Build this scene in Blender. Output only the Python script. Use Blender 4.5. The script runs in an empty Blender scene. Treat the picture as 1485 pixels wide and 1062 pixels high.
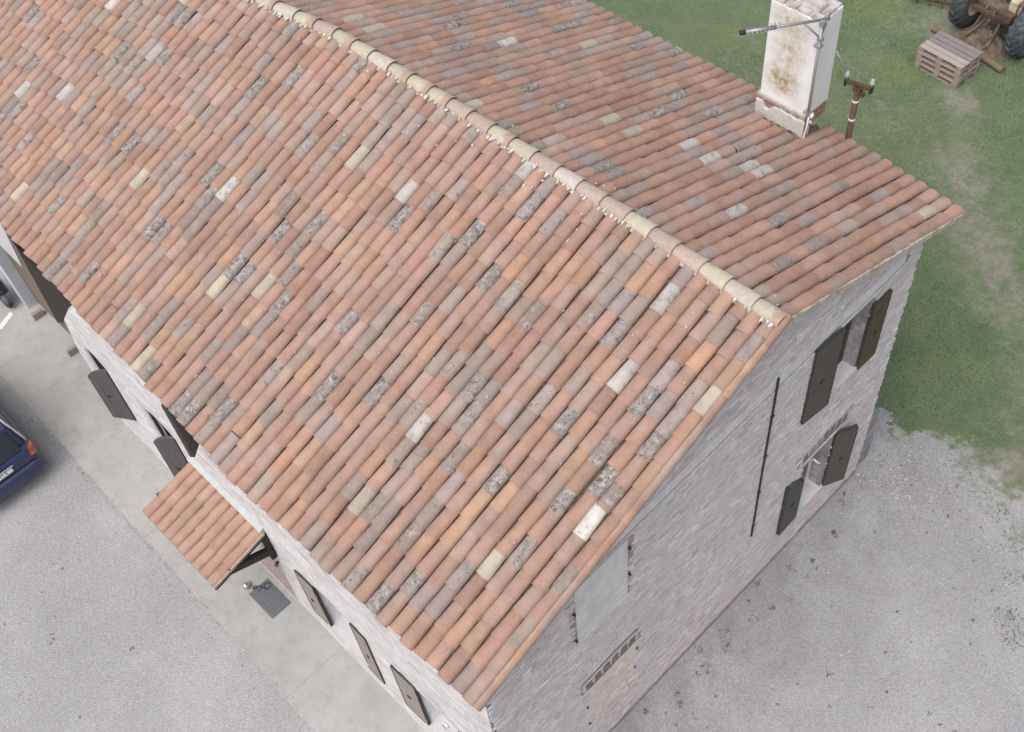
import bpy, bmesh, math, random
import numpy as np
from mathutils import Vector, Matrix
random.seed(7); rng = np.random.default_rng(7)
R = math.radians; PI = math.pi
scene = bpy.context.scene
COL = scene.collection

# ------------------------------------------------------------------ camera
CAMC = (4.23249, -7.39341, 18.40193); CAMR = (0.636948, 0.079596, 0.788468)
cd = bpy.data.cameras.new('camera'); cam = bpy.data.objects.new('camera', cd); COL.objects.link(cam)
cam.location = CAMC; cam.rotation_euler = CAMR
cd.sensor_width = 36; cd.lens = 1683.878 / 1485 * 36; cd.clip_start = 0.1; cd.clip_end = 2000
scene.camera = cam
# ------------------------------------------------------------------ sky, sun, exposure (bright overcast)
SUN_EL, SUN_AZ = R(60), R(172)          # azimuth measured clockwise from +Y
w = bpy.data.worlds.new('World'); scene.world = w; w.use_nodes = True
nt = w.node_tree; bg = nt.nodes['Background']
sky = nt.nodes.new('ShaderNodeTexSky'); sky.sky_type = 'NISHITA'; sky.sun_disc = False
sky.sun_elevation = SUN_EL; sky.sun_rotation = SUN_AZ; sky.air_density = 1.0; sky.dust_density = 6.0; sky.ozone_density = 1.0
hs = nt.nodes.new('ShaderNodeHueSaturation'); hs.inputs['Saturation'].default_value = 0.62
nt.links.new(sky.outputs[0], hs.inputs['Color']); nt.links.new(hs.outputs[0], bg.inputs[0]); bg.inputs[1].default_value = 0.15
sl = bpy.data.lights.new('sun', 'SUN'); sl.energy = 0.85; sl.angle = R(60); sl.color = (1.0, 0.985, 0.97)
so = bpy.data.objects.new('sun', sl); COL.objects.link(so)
sd = Vector((math.sin(SUN_AZ) * math.cos(SUN_EL), math.cos(SUN_AZ) * math.cos(SUN_EL), math.sin(SUN_EL)))
so.rotation_euler = sd.to_track_quat('Z', 'Y').to_euler(); so.location = (0, -20, 30)
scene.view_settings.view_transform = 'Standard'; scene.view_settings.look = 'None'
scene.view_settings.exposure = 0.16; scene.view_settings.gamma = 1.0; scene.view_settings.use_curve_mapping = False

# ------------------------------------------------------------------ helpers
def link(o): COL.objects.link(o); return o
def tag(o, label=None, cat=None, group=None, kind=None):
    if label: o['label'] = label
    if cat: o['category'] = cat
    if group: o['group'] = group
    if kind: o['kind'] = kind
    return o
def empty(name, loc=(0, 0, 0), rz=0.0):
    o = bpy.data.objects.new(name, None); o.location = loc; o.rotation_euler = (0, 0, rz); o.empty_display_size = .2
    return link(o)
class MB:
    """collects shapes into one mesh"""
    def __init__(s): s.v = []; s.f = []
    def add(s, v, f, M=None):
        b = len(s.v)
        if M is not None: v = [tuple(M @ Vector(p)) for p in v]
        s.v += [tuple(p) for p in v]; s.f += [tuple(i + b for i in q) for q in f]
    def box(s, x0, x1, y0, y1, z0, z1, M=None, taper=0.0):
        t = taper
        v = [(x0, y0, z0), (x1, y0, z0), (x1, y1, z0), (x0, y1, z0), (x0 + t, y0 + t, z1), (x1 - t, y0 + t, z1), (x1 - t, y1 - t, z1), (x0 + t, y1 - t, z1)]
        s.add(v, [(0, 3, 2, 1), (4, 5, 6, 7), (0, 1, 5, 4), (1, 2, 6, 5), (2, 3, 7, 6), (3, 0, 4, 7)], M)
    def tube(s, pts, r, n=8, caps=True, r1=None):
        pts = [Vector(p) for p in pts]; m = len(pts); rings = []
        up = Vector((0, 0, 1))
        for i, p in enumerate(pts):
            d = (pts[min(i + 1, m - 1)] - pts[max(i - 1, 0)]).normalized()
            a = d.cross(up)
            if a.length < 1e-3: a = d.cross(Vector((1, 0, 0)))
            a.normalize(); b = d.cross(a)
            rr = r if r1 is None else r + (r1 - r) * i / max(1, m - 1)
            rings.append([tuple(p + (a * math.cos(2 * PI * k / n) + b * math.sin(2 * PI * k / n)) * rr) for k in range(n)])
        v = sum(rings, []); f = []
        for i in range(m - 1):
            for k in range(n): f.append((i * n + k, i * n + (k + 1) % n, (i + 1) * n + (k + 1) % n, (i + 1) * n + k))
        if caps: f.append(tuple(range(n))[::-1]); f.append(tuple((m - 1) * n + k for k in range(n)))
        s.add(v, f)
    def lathe(s, prof, n=24, M=None, close=False):
        v = []; f = []; m = len(prof)
        for k in range(n):
            a = 2 * PI * k / n
            for (r, z) in prof: v.append((r * math.cos(a), r * math.sin(a), z))
        for k in range(n):
            for j in range(m if close else m - 1):
                a, b = k * m + j, k * m + (j + 1) % m; c, d = ((k + 1) % n) * m + (j + 1) % m, ((k + 1) % n) * m + j
                f.append((a, d, c, b))
        s.add(v, f, M)
    def prism(s, poly, axis, a, b):
        """poly of 2D points extruded along axis (0,1,2) from a to b"""
        n = len(poly)
        def P(p, t):
            q = list(p); q.insert(axis, t); return tuple(q)
        v = [P(p, a) for p in poly] + [P(p, b) for p in poly]
        f = [tuple(range(n))[::-1], tuple(range(n, 2 * n))] + [(i, (i + 1) % n, n + (i + 1) % n, n + i) for i in range(n)]
        s.add(v, f)
    def mesh(s, name, m, smooth=False, fix=True):
        me = bpy.data.meshes.new(name); me.from_pydata(s.v, [], s.f); me.materials.append(m)
        if fix:
            bm = bmesh.new(); bm.from_mesh(me); bmesh.ops.recalc_face_normals(bm, faces=bm.faces); bm.to_mesh(me); bm.free()
        if smooth: me.polygons.foreach_set('use_smooth', [True] * len(me.polygons))
        me.update(); return me
    def build(s, name, m, parent=None, smooth=False, bevel=0, fix=True):
        o = link(bpy.data.objects.new(name, s.mesh(name, m, smooth, fix)))
        if parent: o.parent = parent
        if bevel:
            b = o.modifiers.new('bevel', 'BEVEL'); b.width = bevel; b.segments = 2; b.limit_method = 'ANGLE'
        return o
def smooth_angle(o, deg=40):
    me = o.data
    me.polygons.foreach_set('use_smooth', [True] * len(me.polygons))
    try: me.set_sharp_from_angle(angle=R(deg))
    except Exception: pass
    return o
def np_mesh(name, V, F, m, colors=None, smooth=False, parent=None):
    """V (n,3), F list/array of faces with equal size; colors (n,4) -> point attribute 'col'"""
    me = bpy.data.meshes.new(name); F = np.asarray(F); k = F.shape[1]
    me.vertices.add(len(V)); me.vertices.foreach_set('co', np.asarray(V, np.float32).ravel())
    me.loops.add(F.size); me.loops.foreach_set('vertex_index', F.ravel().astype(np.int32))
    me.polygons.add(len(F)); me.polygons.foreach_set('loop_start', np.arange(0, F.size, k, dtype=np.int32))
    me.materials.append(m); me.update(calc_edges=True); me.validate()
    if colors is not None:
        a = me.attributes.new('col', 'FLOAT_COLOR', 'POINT'); a.data.foreach_set('color', np.asarray(colors, np.float32).ravel())
    me.polygons.foreach_set('use_smooth', [bool(smooth)] * len(me.polygons))
    o = link(bpy.data.objects.new(name, me))
    if parent: o.parent = parent
    return o

# ------------------------------------------------------------------ node helpers
class NT:
    def __init__(s, name):
        s.m = bpy.data.materials.new(name); s.m.use_nodes = True; s.t = s.m.node_tree; s.b = s.t.nodes['Principled BSDF']
        s.g = s.t.nodes.new('ShaderNodeNewGeometry')
    def set(s, sock, v):
        if isinstance(v, bpy.types.NodeSocket): s.t.links.new(v, sock)
        elif isinstance(v, (tuple, list)) and len(v) == 3 and len(sock.default_value) == 4: sock.default_value = (*v, 1)
        else: sock.default_value = v
    def pos(s, scale=(1, 1, 1)):
        n = s.t.nodes.new('ShaderNodeMapping'); n.inputs['Scale'].default_value = scale; s.t.links.new(s.g.outputs['Position'], n.inputs[0]); return n.outputs[0]
    def objco(s):
        n = s.t.nodes.new('ShaderNodeTexCoord'); return n.outputs['Object']
    def noise(s, scale, detail=3, rough=.55, vec=None, out=0):
        n = s.t.nodes.new('ShaderNodeTexNoise'); n.inputs['Scale'].default_value = scale; n.inputs['Detail'].default_value = detail; n.inputs['Roughness'].default_value = rough
        s.t.links.new(vec if vec is not None else s.g.outputs['Position'], n.inputs['Vector']); return n.outputs[out]
    def voro(s, scale, vec=None, feature='F1', out=0):
        n = s.t.nodes.new('ShaderNodeTexVoronoi'); n.feature = feature; n.inputs['Scale'].default_value = scale
        s.t.links.new(vec if vec is not None else s.g.outputs['Position'], n.inputs['Vector']); return n.outputs[out]
    def rng(s, x, a, b, c=0., d=1., smooth=False):
        n = s.t.nodes.new('ShaderNodeMapRange'); n.interpolation_type = 'SMOOTHSTEP' if smooth else 'LINEAR'
        s.set(n.inputs[0], x)
        for i, v in enumerate((a, b, c, d)): s.set(n.inputs[i + 1], v)
        return n.outputs[0]
    def mix(s, f, a, b, mode='MIX'):
        n = s.t.nodes.new('ShaderNodeMix'); n.data_type = 'RGBA'; n.blend_type = mode
        s.set(n.inputs[0], f); s.set(n.inputs[6], a); s.set(n.inputs[7], b); return n.outputs[2]
    def math(s, op, a, b=0., c=0.):
        n = s.t.nodes.new('ShaderNodeMath'); n.operation = op; s.set(n.inputs[0], a); s.set(n.inputs[1], b); s.set(n.inputs[2], c); return n.outputs[0]
    def attr(s, name='col'):
        n = s.t.nodes.new('ShaderNodeAttribute'); n.attribute_name = name; return n.outputs['Color'], n.outputs['Alpha']
    def obj(s):
        n = s.t.nodes.new('ShaderNodeObjectInfo'); return n.outputs['Color'], n.outputs['Alpha']
    def bump(s, h, strength=.3, dist=.01):
        n = s.t.nodes.new('ShaderNodeBump'); n.inputs['Strength'].default_value = strength; n.inputs['Distance'].default_value = dist
        s.t.links.new(h, n.inputs['Height']); s.t.links.new(n.outputs[0], s.b.inputs['Normal'])
    def out(s, col, rough=.85, spec=.25, metal=0.):
        s.set(s.b.inputs['Base Color'], col); s.set(s.b.inputs['Roughness'], rough); s.b.inputs['Specular IOR Level'].default_value = spec; s.b.inputs['Metallic'].default_value = metal
        return s.m
    def scalecol(s, col, f):
        n = s.t.nodes.new('ShaderNodeVectorMath'); n.operation = 'SCALE'; s.set(n.inputs[0], col); s.set(n.inputs['Scale'], f); return n.outputs[0]

def simple(name, col, rough=.7, var=.25, scale=12, spec=.3, metal=0., bump=.15, var2=None):
    n = NT(name); f = n.rng(n.noise(scale, 5, .6), .3, .7, 1 - var, 1 + var); c = n.scalecol(col, f)
    if var2: c = n.mix(n.rng(n.noise(scale * .4, 4, .65), .52, .68), c, var2)
    n.bump(n.noise(scale * 6, 3), bump, .005); return n.out(c, rough, spec, metal)

def tile_mat(name, src):
    n = NT(name); col, al = n.obj() if src == 'obj' else n.attr()
    f = n.rng(n.noise(5, 4, .6), .3, .7, .86, 1.12); c = n.scalecol(col, f)
    c = n.scalecol(c, n.rng(n.noise(70, 2, .6), .25, .75, .88, 1.1))
    # faint dusty bloom and pale lime flecks on every tile
    c = n.mix(n.rng(n.noise(9, 5, .7), .5, .8, 0, .45), c, (.40, .34, .31))
    c = n.mix(n.math('MULTIPLY', n.rng(n.noise(26, 3, .6), .68, .74), .6), c, (.50, .44, .40))
    c = n.mix(n.math('MULTIPLY', n.rng(n.noise(17, 4, .7), .66, .74), .55), c, (.13, .11, .10))
    c = n.scalecol(c, n.rng(n.noise(.9, 5, .65), .3, .7, .88, 1.1)); c = n.mix(n.rng(n.noise(1.7, 6, .7), .48, .72, 0, .4), c, (.30, .255, .225))
    # lichen crust, amount in alpha
    edge = n.math('SUBTRACT', 1.0, al)
    lich = n.rng(n.noise(9, 6, .75), n.math('MULTIPLY_ADD', edge, .46, .27), n.math('MULTIPLY_ADD', edge, .46, .38))
    lc = n.mix(n.rng(n.noise(17, 7, .8), .40, .60), (.10, .085, .073), (.50, .465, .445))
    lc = n.mix(n.rng(n.noise(6, 4, .65), .40, .62, 0, .75), lc, (.27, .235, .22))
    c = n.mix(lich, c, lc)
    n.bump(n.math('ADD', n.noise(55, 4, .65), n.math('MULTIPLY', lich, n.noise(45, 4, .7))), .45, .012)
    return n.out(c, .93, .18)
M_TILE_O = tile_mat('tile_clay', 'obj'); M_TILE_A = tile_mat('tile_clay_mass', 'attr')

def brick_mat(name, src, wash):
    n = NT(name); col, al = n.obj() if src == 'obj' else n.attr()
    c = n.scalecol(col, n.rng(n.noise(40, 4, .65), .3, .7, .84, 1.14))
    c = n.mix(n.rng(n.noise(1.1, 5, .65), .38, .66, 0, .6 * wash), c, (.545, .535, .555)); c = n.mix(n.rng(n.noise(.7, 5, .7), .5, .72, 0, .5), c, (.55, .46, .43))
    c = n.mix(n.math('MULTIPLY', n.rng(n.noise(60, 3, .7), .6, .7), .55), c, (.64, .61, .61))
    n.bump(n.noise(90, 3, .6), .25, .004); return n.out(c, .95, .12)
M_BRICK_O = brick_mat('brick_limed', 'obj', 1); M_BRICK_A = brick_mat('brick_limed_mass', 'attr', 1)
def white_brick():
    n = NT('brick_whitewashed'); col, al = n.attr()
    c = n.scalecol(col, n.rng(n.noise(25, 4, .65), .3, .7, .93, 1.06))
    c = n.mix(n.rng(n.noise(2.3, 5, .7), .48, .72, 0, .5), c, (.46, .41, .41))
    n.bump(n.noise(70, 4, .7), .5, .008); return n.out(c, .93, .15)
M_BRICK_W = white_brick()
M_MORTAR = simple('mortar_gable', (.30, .285, .29), .95, .25, 9, .1, bump=.5, var2=(.46, .44, .445))
M_WHITEWALL = simple('whitewash_render', (.59, .58, .595), .93, .08, 6, .15, bump=.35, var2=(.56, .53, .535))
M_PIER_SHADE = simple('white_render_shade_tint', (.56, .60, .65), .9, .06, 5, .15)  # white render; the bluish tone of its shaded face is put into the colour
M_PLASTER = simple('grey_plaster', (.67, .655, .64), .93, .12, 5, .12, bump=.45, var2=(.60, .575, .56))
M_LIME = simple('lime_mortar_white', (.62, .605, .58), .95, .1, 20, .1, bump=.6)
M_VERGE = simple('verge_mortar', (.50, .45, .39), .95, .25, 14, .1, bump=.5, var2=(.30, .25, .19))
M_DECK = simple('dark_roof_timber', (.10, .08, .065), .9, .3, 9)
M_PAN = simple('pan_tile_dusty', (.25, .175, .14), .95, .35, 14, .1, bump=.6, var2=(.14, .125, .095))
M_CREAM = None
def wood(name, col, dark, scale=(2, 2, 30), rough=.8, spec=.25):
    n = NT(name); v = n.pos(scale); f = n.rng(n.noise(2.2, 5, .65, v), .3, .7); c = n.mix(f, dark, col)
    c = n.scalecol(c, n.rng(n.noise(50, 3), .3, .7, .9, 1.1)); n.bump(n.noise(6, 4, .6, v), .3, .004); return n.out(c, rough, spec)
M_SH_BROWN = wood('shutter_dark_brown', (.125, .106, .095), (.090, .077, .070), (20, 20, 1.2))
M_SH_OLIVE = wood('shutter_olive_brown', (.125, .095, .058), (.085, .064, .042), (20, 20, 1.2))
M_SH_GREY = wood('shutter_charcoal', (.125, .118, .120), (.095, .089, .092), (20, 20, 1.2))
M_SH_TAUPE = wood('shutter_taupe', (.36, .315, .285), (.29, .25, .225), (14, 14, 1.2))
M_GATE = wood('gate_planks_brown', (.27, .21, .17), (.17, .13, .10), (14, 14, 1.2))  # lighter brown than the other gate boards
M_GATE_D = wood('gate_planks_dark', (.060, .049, .042), (.036, .030, .026), (20, 20, 1.2))
M_BLACKWOOD = wood('beam_dark', (.055, .048, .044), (.03, .027, .025), (6, 6, 6))
M_EDGE = simple('shutter_edge_dark', (.060, .061, .053), .7, .25, 20)
M_GLASS = simple('window_glass_dark', (.05, .06, .07), .08, .1, 3, .6, bump=0)
M_IRON = simple('iron_black', (.035, .033, .034), .6, .3, 30)
M_RUST = simple('rusty_iron', (.12, .078, .056), .85, .35, 14, .2, var2=(.09, .065, .055), bump=.4)
M_GALV = simple('galvanised_steel', (.42, .42, .44), .42, .12, 8, .5, .6)
M_ALU = simple('aluminium_dull', (.36, .36, .37), .45, .1, 8, .5, .5)
M_CHROME = simple('polished_steel', (.75, .75, .76), .12, .05, 8, .5, 1.0, bump=0)
M_RUBBERMAT = simple('doormat_rubber', (.155, .17, .185), .9, .18, 20, .2, bump=.4)
M_THRESH = simple('pink_threshold_tile', (.40, .335, .325), .8, .10, 9, .25)
M_STONE = simple('kerb_stone', (.30, .28, .265), .9, .2, 16, .15, bump=.5)
M_LAMPGL = simple('lamp_ring', (.28, .24, .27), .4, .05, 8)
M_WHITEPL = simple('white_plastic', (.75, .74, .75), .5, .04, 8)

# gravel yard, pavement, lawn ------------------------------------------------
def ground_mat():
    n = NT('gravel_yard')
    sep = n.t.nodes.new('ShaderNodeSeparateXYZ'); n.t.links.new(n.g.outputs['Position'], sep.inputs[0])
    base = n.mix(n.rng(n.noise(.45, 4, .6), .35, .65), (.345, .345, .36), (.43, .43, .442))
    c = n.mix(n.rng(n.noise(2.2, 5, .7), .42, .72, 0, .55), base, (.355, .342, .338))
    grit = n.voro(55, out=1)                                                   # cell colours = single stones
    sg = n.t.nodes.new('ShaderNodeSeparateColor'); n.t.links.new(grit, sg.inputs[0])
    c = n.scalecol(c, n.rng(sg.outputs[0], 0, 1, .84, 1.14))
    c = n.scalecol(c, n.rng(n.noise(22, 3, .6), .3, .7, .90, 1.09))
    c = n.mix(n.math('MULTIPLY', n.rng(n.noise(16, 5, .75), .66, .73), .65), c, (.15, .14, .125))
    # darker olive-grey blotches, stronger towards the gable
    near = n.math('MULTIPLY', n.rng(sep.outputs[0], 3.2, -.2), n.rng(sep.outputs[1], -5.5, -3.5))
    g = n.math('MULTIPLY', n.rng(n.noise(1.3, 5, .7), .42, .66), n.math('MULTIPLY', near, .55))
    c = n.mix(g, c, (.24, .235, .20))
    n.bump(n.voro(55), .5, .02); return n.out(c, .97, .1)
M_GROUND = ground_mat()
def pave_mat():
    n = NT('concrete_pavement')
    c = n.mix(n.rng(n.noise(.9, 5, .65), .36, .66), (.375, .378, .372), (.445, .446, .438))
    c = n.mix(n.rng(n.noise(3.4, 6, .72), .46, .70, 0, .75), c, (.335, .318, .290)); c = n.mix(n.rng(n.noise(1.6, 7, .75), .55, .66, 0, .5), c, (.40, .365, .32))
    c = n.mix(n.math('MULTIPLY', n.rng(n.noise(7, 5, .8), .69, .75), .6), c, (.15, .145, .13))
    c = n.scalecol(c, n.rng(n.noise(60, 3, .7), .3, .7, .92, 1.07)); n.bump(n.noise(80, 4, .7), .3, .004); return n.out(c, .93, .15)
M_PAVE = pave_mat()
def lawn_mat():
    n = NT('lawn_turf'); col, al = n.attr()
    g = n.mix(n.rng(n.noise(1.1, 5, .65), .36, .66), (.115, .178, .090), (.172, .235, .128))
    g = n.mix(n.rng(n.noise(5, 5, .7), .4, .72, 0, .7), g, (.20, .21, .14))
    g = n.mix(n.rng(n.noise(.55, 4, .6), .48, .68, 0, .6), g, (.185, .215, .095))
    g = n.scalecol(g, n.rng(n.noise(38, 4, .7), .3, .7, .66, 1.34))
    d = n.mix(n.rng(n.noise(9, 5, .7), .35, .7), (.235, .225, .175), (.33, .315, .275))
    d = n.scalecol(d, n.rng(n.noise(45, 3, .7), .3, .7, .8, 1.2))
    se = n.t.nodes.new('ShaderNodeSeparateColor'); n.t.links.new(col, se.inputs[0])
    st = n.scalecol((.375, .365, .355), n.rng(n.voro(50, out=0), 0, .6, .75, 1.25)); d = n.mix(n.rng(n.math('ADD', se.outputs[0], n.rng(n.noise(6, 4, .7), .3, .7, -.3, .3)), .25, .65), d, st)
    k = n.math('ADD', al, n.rng(n.noise(3.2, 6, .72), .25, .75, -.5, .66))
    c = n.mix(n.rng(k, .30, .86), g, d)
    n.bump(n.noise(50, 4, .7), .8, .03); return n.out(c, .97, .1)
M_LAWN = lawn_mat()
def attr_mat(name, rough=.9, var=.15, scale=60):
    n = NT(name); col, al = n.attr(); c = n.scalecol(col, n.rng(n.noise(scale, 3), .3, .7, 1 - var, 1 + var)); return n.out(c, rough, .15)
M_BLADE = attr_mat('grass_blade'); M_PEB = attr_mat('pebble'); M_STRAW = attr_mat('dry_straw')

# camera projection (numpy) used only to decide which of the many pieces show largest
CR = np.array(Matrix.Rotation(CAMR[2], 3, 'Z') @ Matrix.Rotation(CAMR[1], 3, 'Y') @ Matrix.Rotation(CAMR[0], 3, 'X'))
def seen_size(P, N):
    d = np.asarray(P) - np.array(CAMC); q = d @ CR; k = cd.lens / 36
    u = k * q[:, 0] / -q[:, 2]; v = k * q[:, 1] / -q[:, 2]; L = np.linalg.norm(d, axis=1)
    face = np.clip(-(d * np.asarray(N)).sum(1) / L, 0, 1)
    return np.where((abs(u) < .497) & (abs(v) < .355), face / L ** 2, 0)

# ------------------------------------------------------------------ THE SETTING: ground sheets
def sheet(name, x0, x1, y0, y1, z, m):
    b = MB(); b.add([(x0, y0, z), (x1, y0, z), (x1, y1, z), (x0, y1, z)], [(0, 1, 2, 3)]); return b.build(name, m, fix=False)
tag(sheet('ground', -400, 400, -400, 400, 0, M_GROUND), 'pale grey gravel yard around the house', kind='structure')

# lawn: boundary field, dryness painted per vertex from where the bare patches lie
def vnoise(x, y, s, seed=0):
    r = np.random.default_rng(seed); n = 64; g = r.random((n, n)); X = x * s; Y = y * s
    i = np.floor(X).astype(int); j = np.floor(Y).astype(int); a = X - i; b = Y - j; a = a * a * (3 - 2 * a); b = b * b * (3 - 2 * b)
    G = lambda p, q: g[p % n, q % n]
    return (G(i, j) * (1 - a) + G(i + 1, j) * a) * (1 - b) + (G(i, j + 1) * (1 - a) + G(i + 1, j + 1) * a) * b
LB_X = [-60, -.9, -.58, -.23, .36, .84, 1.29, 1.65, 1.96, 2.44, 3.2, 4.5, 60]
LB_Y = [4.3, 4.75, 4.95, 4.8, 5.0, 5.15, 4.95, 5.15, 4.85, 4.75, 3.9, 3.3, 2.5]
def lawn_field(x, y):
    f = y - np.interp(x, LB_X, LB_Y)
    f = f + (vnoise(x, y, 2.2, 1) - .5) * .55 + (vnoise(x, y, 6.5, 2) - .5) * .34 + (vnoise(x, y, 16, 3) - .5) * .16
    for (cx, cy, r) in [(2.6, 4.45, .14), (1.62, 4.75, .1)]:
        f = np.maximum(f, r - np.hypot(x - cx, y - cy) + (vnoise(x, y, 9, 5) - .5) * .35)
    return f
DRY = [(-2.0, 10.1, .75, .55), (-1.2, 9.6, .7, .6), (-.55, 9.0, .8, .6), (.2, 8.4, .8, .5), (-3.1, 11.4, .6, .55), (-2.4, 11.0, .45, .5), (-4.0, 13.2, .55, .75), (-4.4, 13.35, .5, .7),
       (-6.3, 13.6, .9, .35), (-3.6, 12.5, .7, .35), (-1.2, 8.2, .6, .4), (.9, 7.3, .7, .5), (1.2, 6.2, .5, .6), (1.5, 5.4, .45, .65), (.4, 5.35, .35, .35), (2.3, 5.3, .5, .6), (1.9, 5.8, .5, .4),
       (-5.2, 12.0, .8, .3), (-1.9, 8.0, .35, .45), (-6.0, 15.0, .5, .6), (-4.9, 15.6, .6, 1.0), (-4.7, 15.1, .5, .7), (-5.9, 16.1, .7, .5), (-9.0, 12.6, .9, .25), (-8.2, 9.5, .8, .35), (-6.7, 7.9, .6, .3), (-7.4, 15.6, .8, .35)]
LUSH = [(-.7, 6.6, 1.3, .7), (.1, 6.0, .9, .6), (-3.3, 14.3, .9, .4), (-7.8, 13.5, 1.2, .3), (-2.4, 12.6, .6, .4), (-.2, 5.3, .5, .3)]
def dryness(x, y):
    d = .10 + (vnoise(x, y, .7, 8) - .45) * .5
    for (cx, cy, r, a) in DRY: d = d + .62 * a * np.exp(-((x - cx) ** 2 + (y - cy) ** 2) / (r * r))
    for (cx, cy, r, a) in LUSH: d = d - a * np.exp(-((x - cx) ** 2 + (y - cy) ** 2) / (r * r))
    f = lawn_field(x, y) + 2 * (x < -1.2); return np.clip(d + .5 * np.clip(1 - f / .9, 0, 1), 0, 1)
def make_lawn():
    V = []; F = []
    s = .085; xs = np.arange(-9.5, 6.01, s); ys = np.arange(2.2, 18.6, s)
    X, Y = np.meshgrid(xs, ys, indexing='ij'); f = lawn_field(X, Y); nx, ny = X.shape
    idx = -np.ones((nx, ny), int); edges = {}
    P = []; T = []
    def vid(i, j):
        if idx[i, j] < 0: idx[i, j] = len(P); P.append((X[i, j], Y[i, j]))
        return idx[i, j]
    def eid(a, b):
        k = (a, b) if a < b else (b, a)
        if k not in edges:
            t = f[a] / (f[a] - f[b]); edges[k] = len(P); P.append((X[a] + (X[b] - X[a]) * t, Y[a] + (Y[b] - Y[a]) * t))
        return edges[k]
    for i in range(nx - 1):
        for j in range(ny - 1):
            q = f[i:i + 2, j:j + 2]
            if q.max() <= 0: continue
            for tri in (((i, j), (i + 1, j), (i + 1, j + 1)), ((i, j), (i + 1, j + 1), (i, j + 1))):
                out = []
                for a, b in zip(tri, tri[1:] + tri[:1]):
                    if f[a] > 0: out.append(vid(*a))
                    if (f[a] > 0) != (f[b] > 0): out.append(eid(a, b))
                for k in range(1, len(out) - 1): T.append((out[0], out[k], out[k + 1]))
    x1, y0, y1, x0 = xs[-1], ys[0], ys[-1], xs[0]
    n = len(P); P = np.array(P)
    far = np.array([(x0, y1), (x1, y1), (200, y1), (200, 300), (-200, 300), (-200, y1), (x0, 4.3), (-200, 4.3), (x1, 3.2), (200, 3.2)])
    T += [(n + 0, n + 1, n + 3), (n + 1, n + 2, n + 3), (n + 0, n + 3, n + 4), (n + 0, n + 4, n + 5), (n + 6, n + 0, n + 5), (n + 6, n + 5, n + 7), (n + 8, n + 9, n + 2), (n + 8, n + 2, n + 1)]
    P = np.vstack([P, far]); V = np.column_stack([P, np.full(len(P), .006)])
    d = dryness(P[:, 0], P[:, 1]); e = np.clip(1 - lawn_field(P[:, 0], P[:, 1]) / .75, 0, 1) * (P[:, 0] > -1.2); C = np.column_stack([e, e, e, d])
    return tag(np_mesh('lawn', V, np.array(T), M_LAWN, C), 'mown green lawn with worn dry patches behind the house', kind='structure')
make_lawn()

def make_blades(n=70000):
    x = rng.uniform(-9.2, 5, n * 2); y = rng.uniform(2.6, 18.3, n * 2); f = lawn_field(x, y); d = dryness(x, y)
    keep = (f > -.35 * rng.random(len(x)) ** 2.2) & (rng.random(len(x)) > d * 1.05) & ~((x < -.15) & (y < 4.7)); x, y, d = x[keep][:n], y[keep][:n], d[keep][:n]
    n = len(x); h = rng.uniform(.018, .05, n) * (1.2 - d); a = rng.uniform(0, 2 * PI, n); wd = rng.uniform(.006, .013, n); lean = rng.uniform(.01, .04, n); b = rng.uniform(0, 2 * PI, n)
    A = np.column_stack([x - np.cos(a) * wd, y - np.sin(a) * wd, np.full(n, .004)]); B = np.column_stack([x + np.cos(a) * wd, y + np.sin(a) * wd, np.full(n, .004)])
    Cc = np.column_stack([x + np.cos(b) * lean, y + np.sin(b) * lean, h])
    V = np.stack([A, B, Cc], 1).reshape(-1, 3); F = np.arange(3 * n).reshape(-1, 3)
    g = np.array([.10, .185, .085]) * rng.uniform(.65, 1.35, (n, 1)) + np.outer(rng.random(n) ** 3, [.10, .055, .03]) + np.outer(d, [.10, .05, .02])
    C = np.repeat(np.column_stack([g, np.ones(n)]), 3, 0)
    return tag(np_mesh('grass', V, F, M_BLADE, C), 'short grass blades growing over the lawn', 'grass', kind='stuff')
make_blades()

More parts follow.
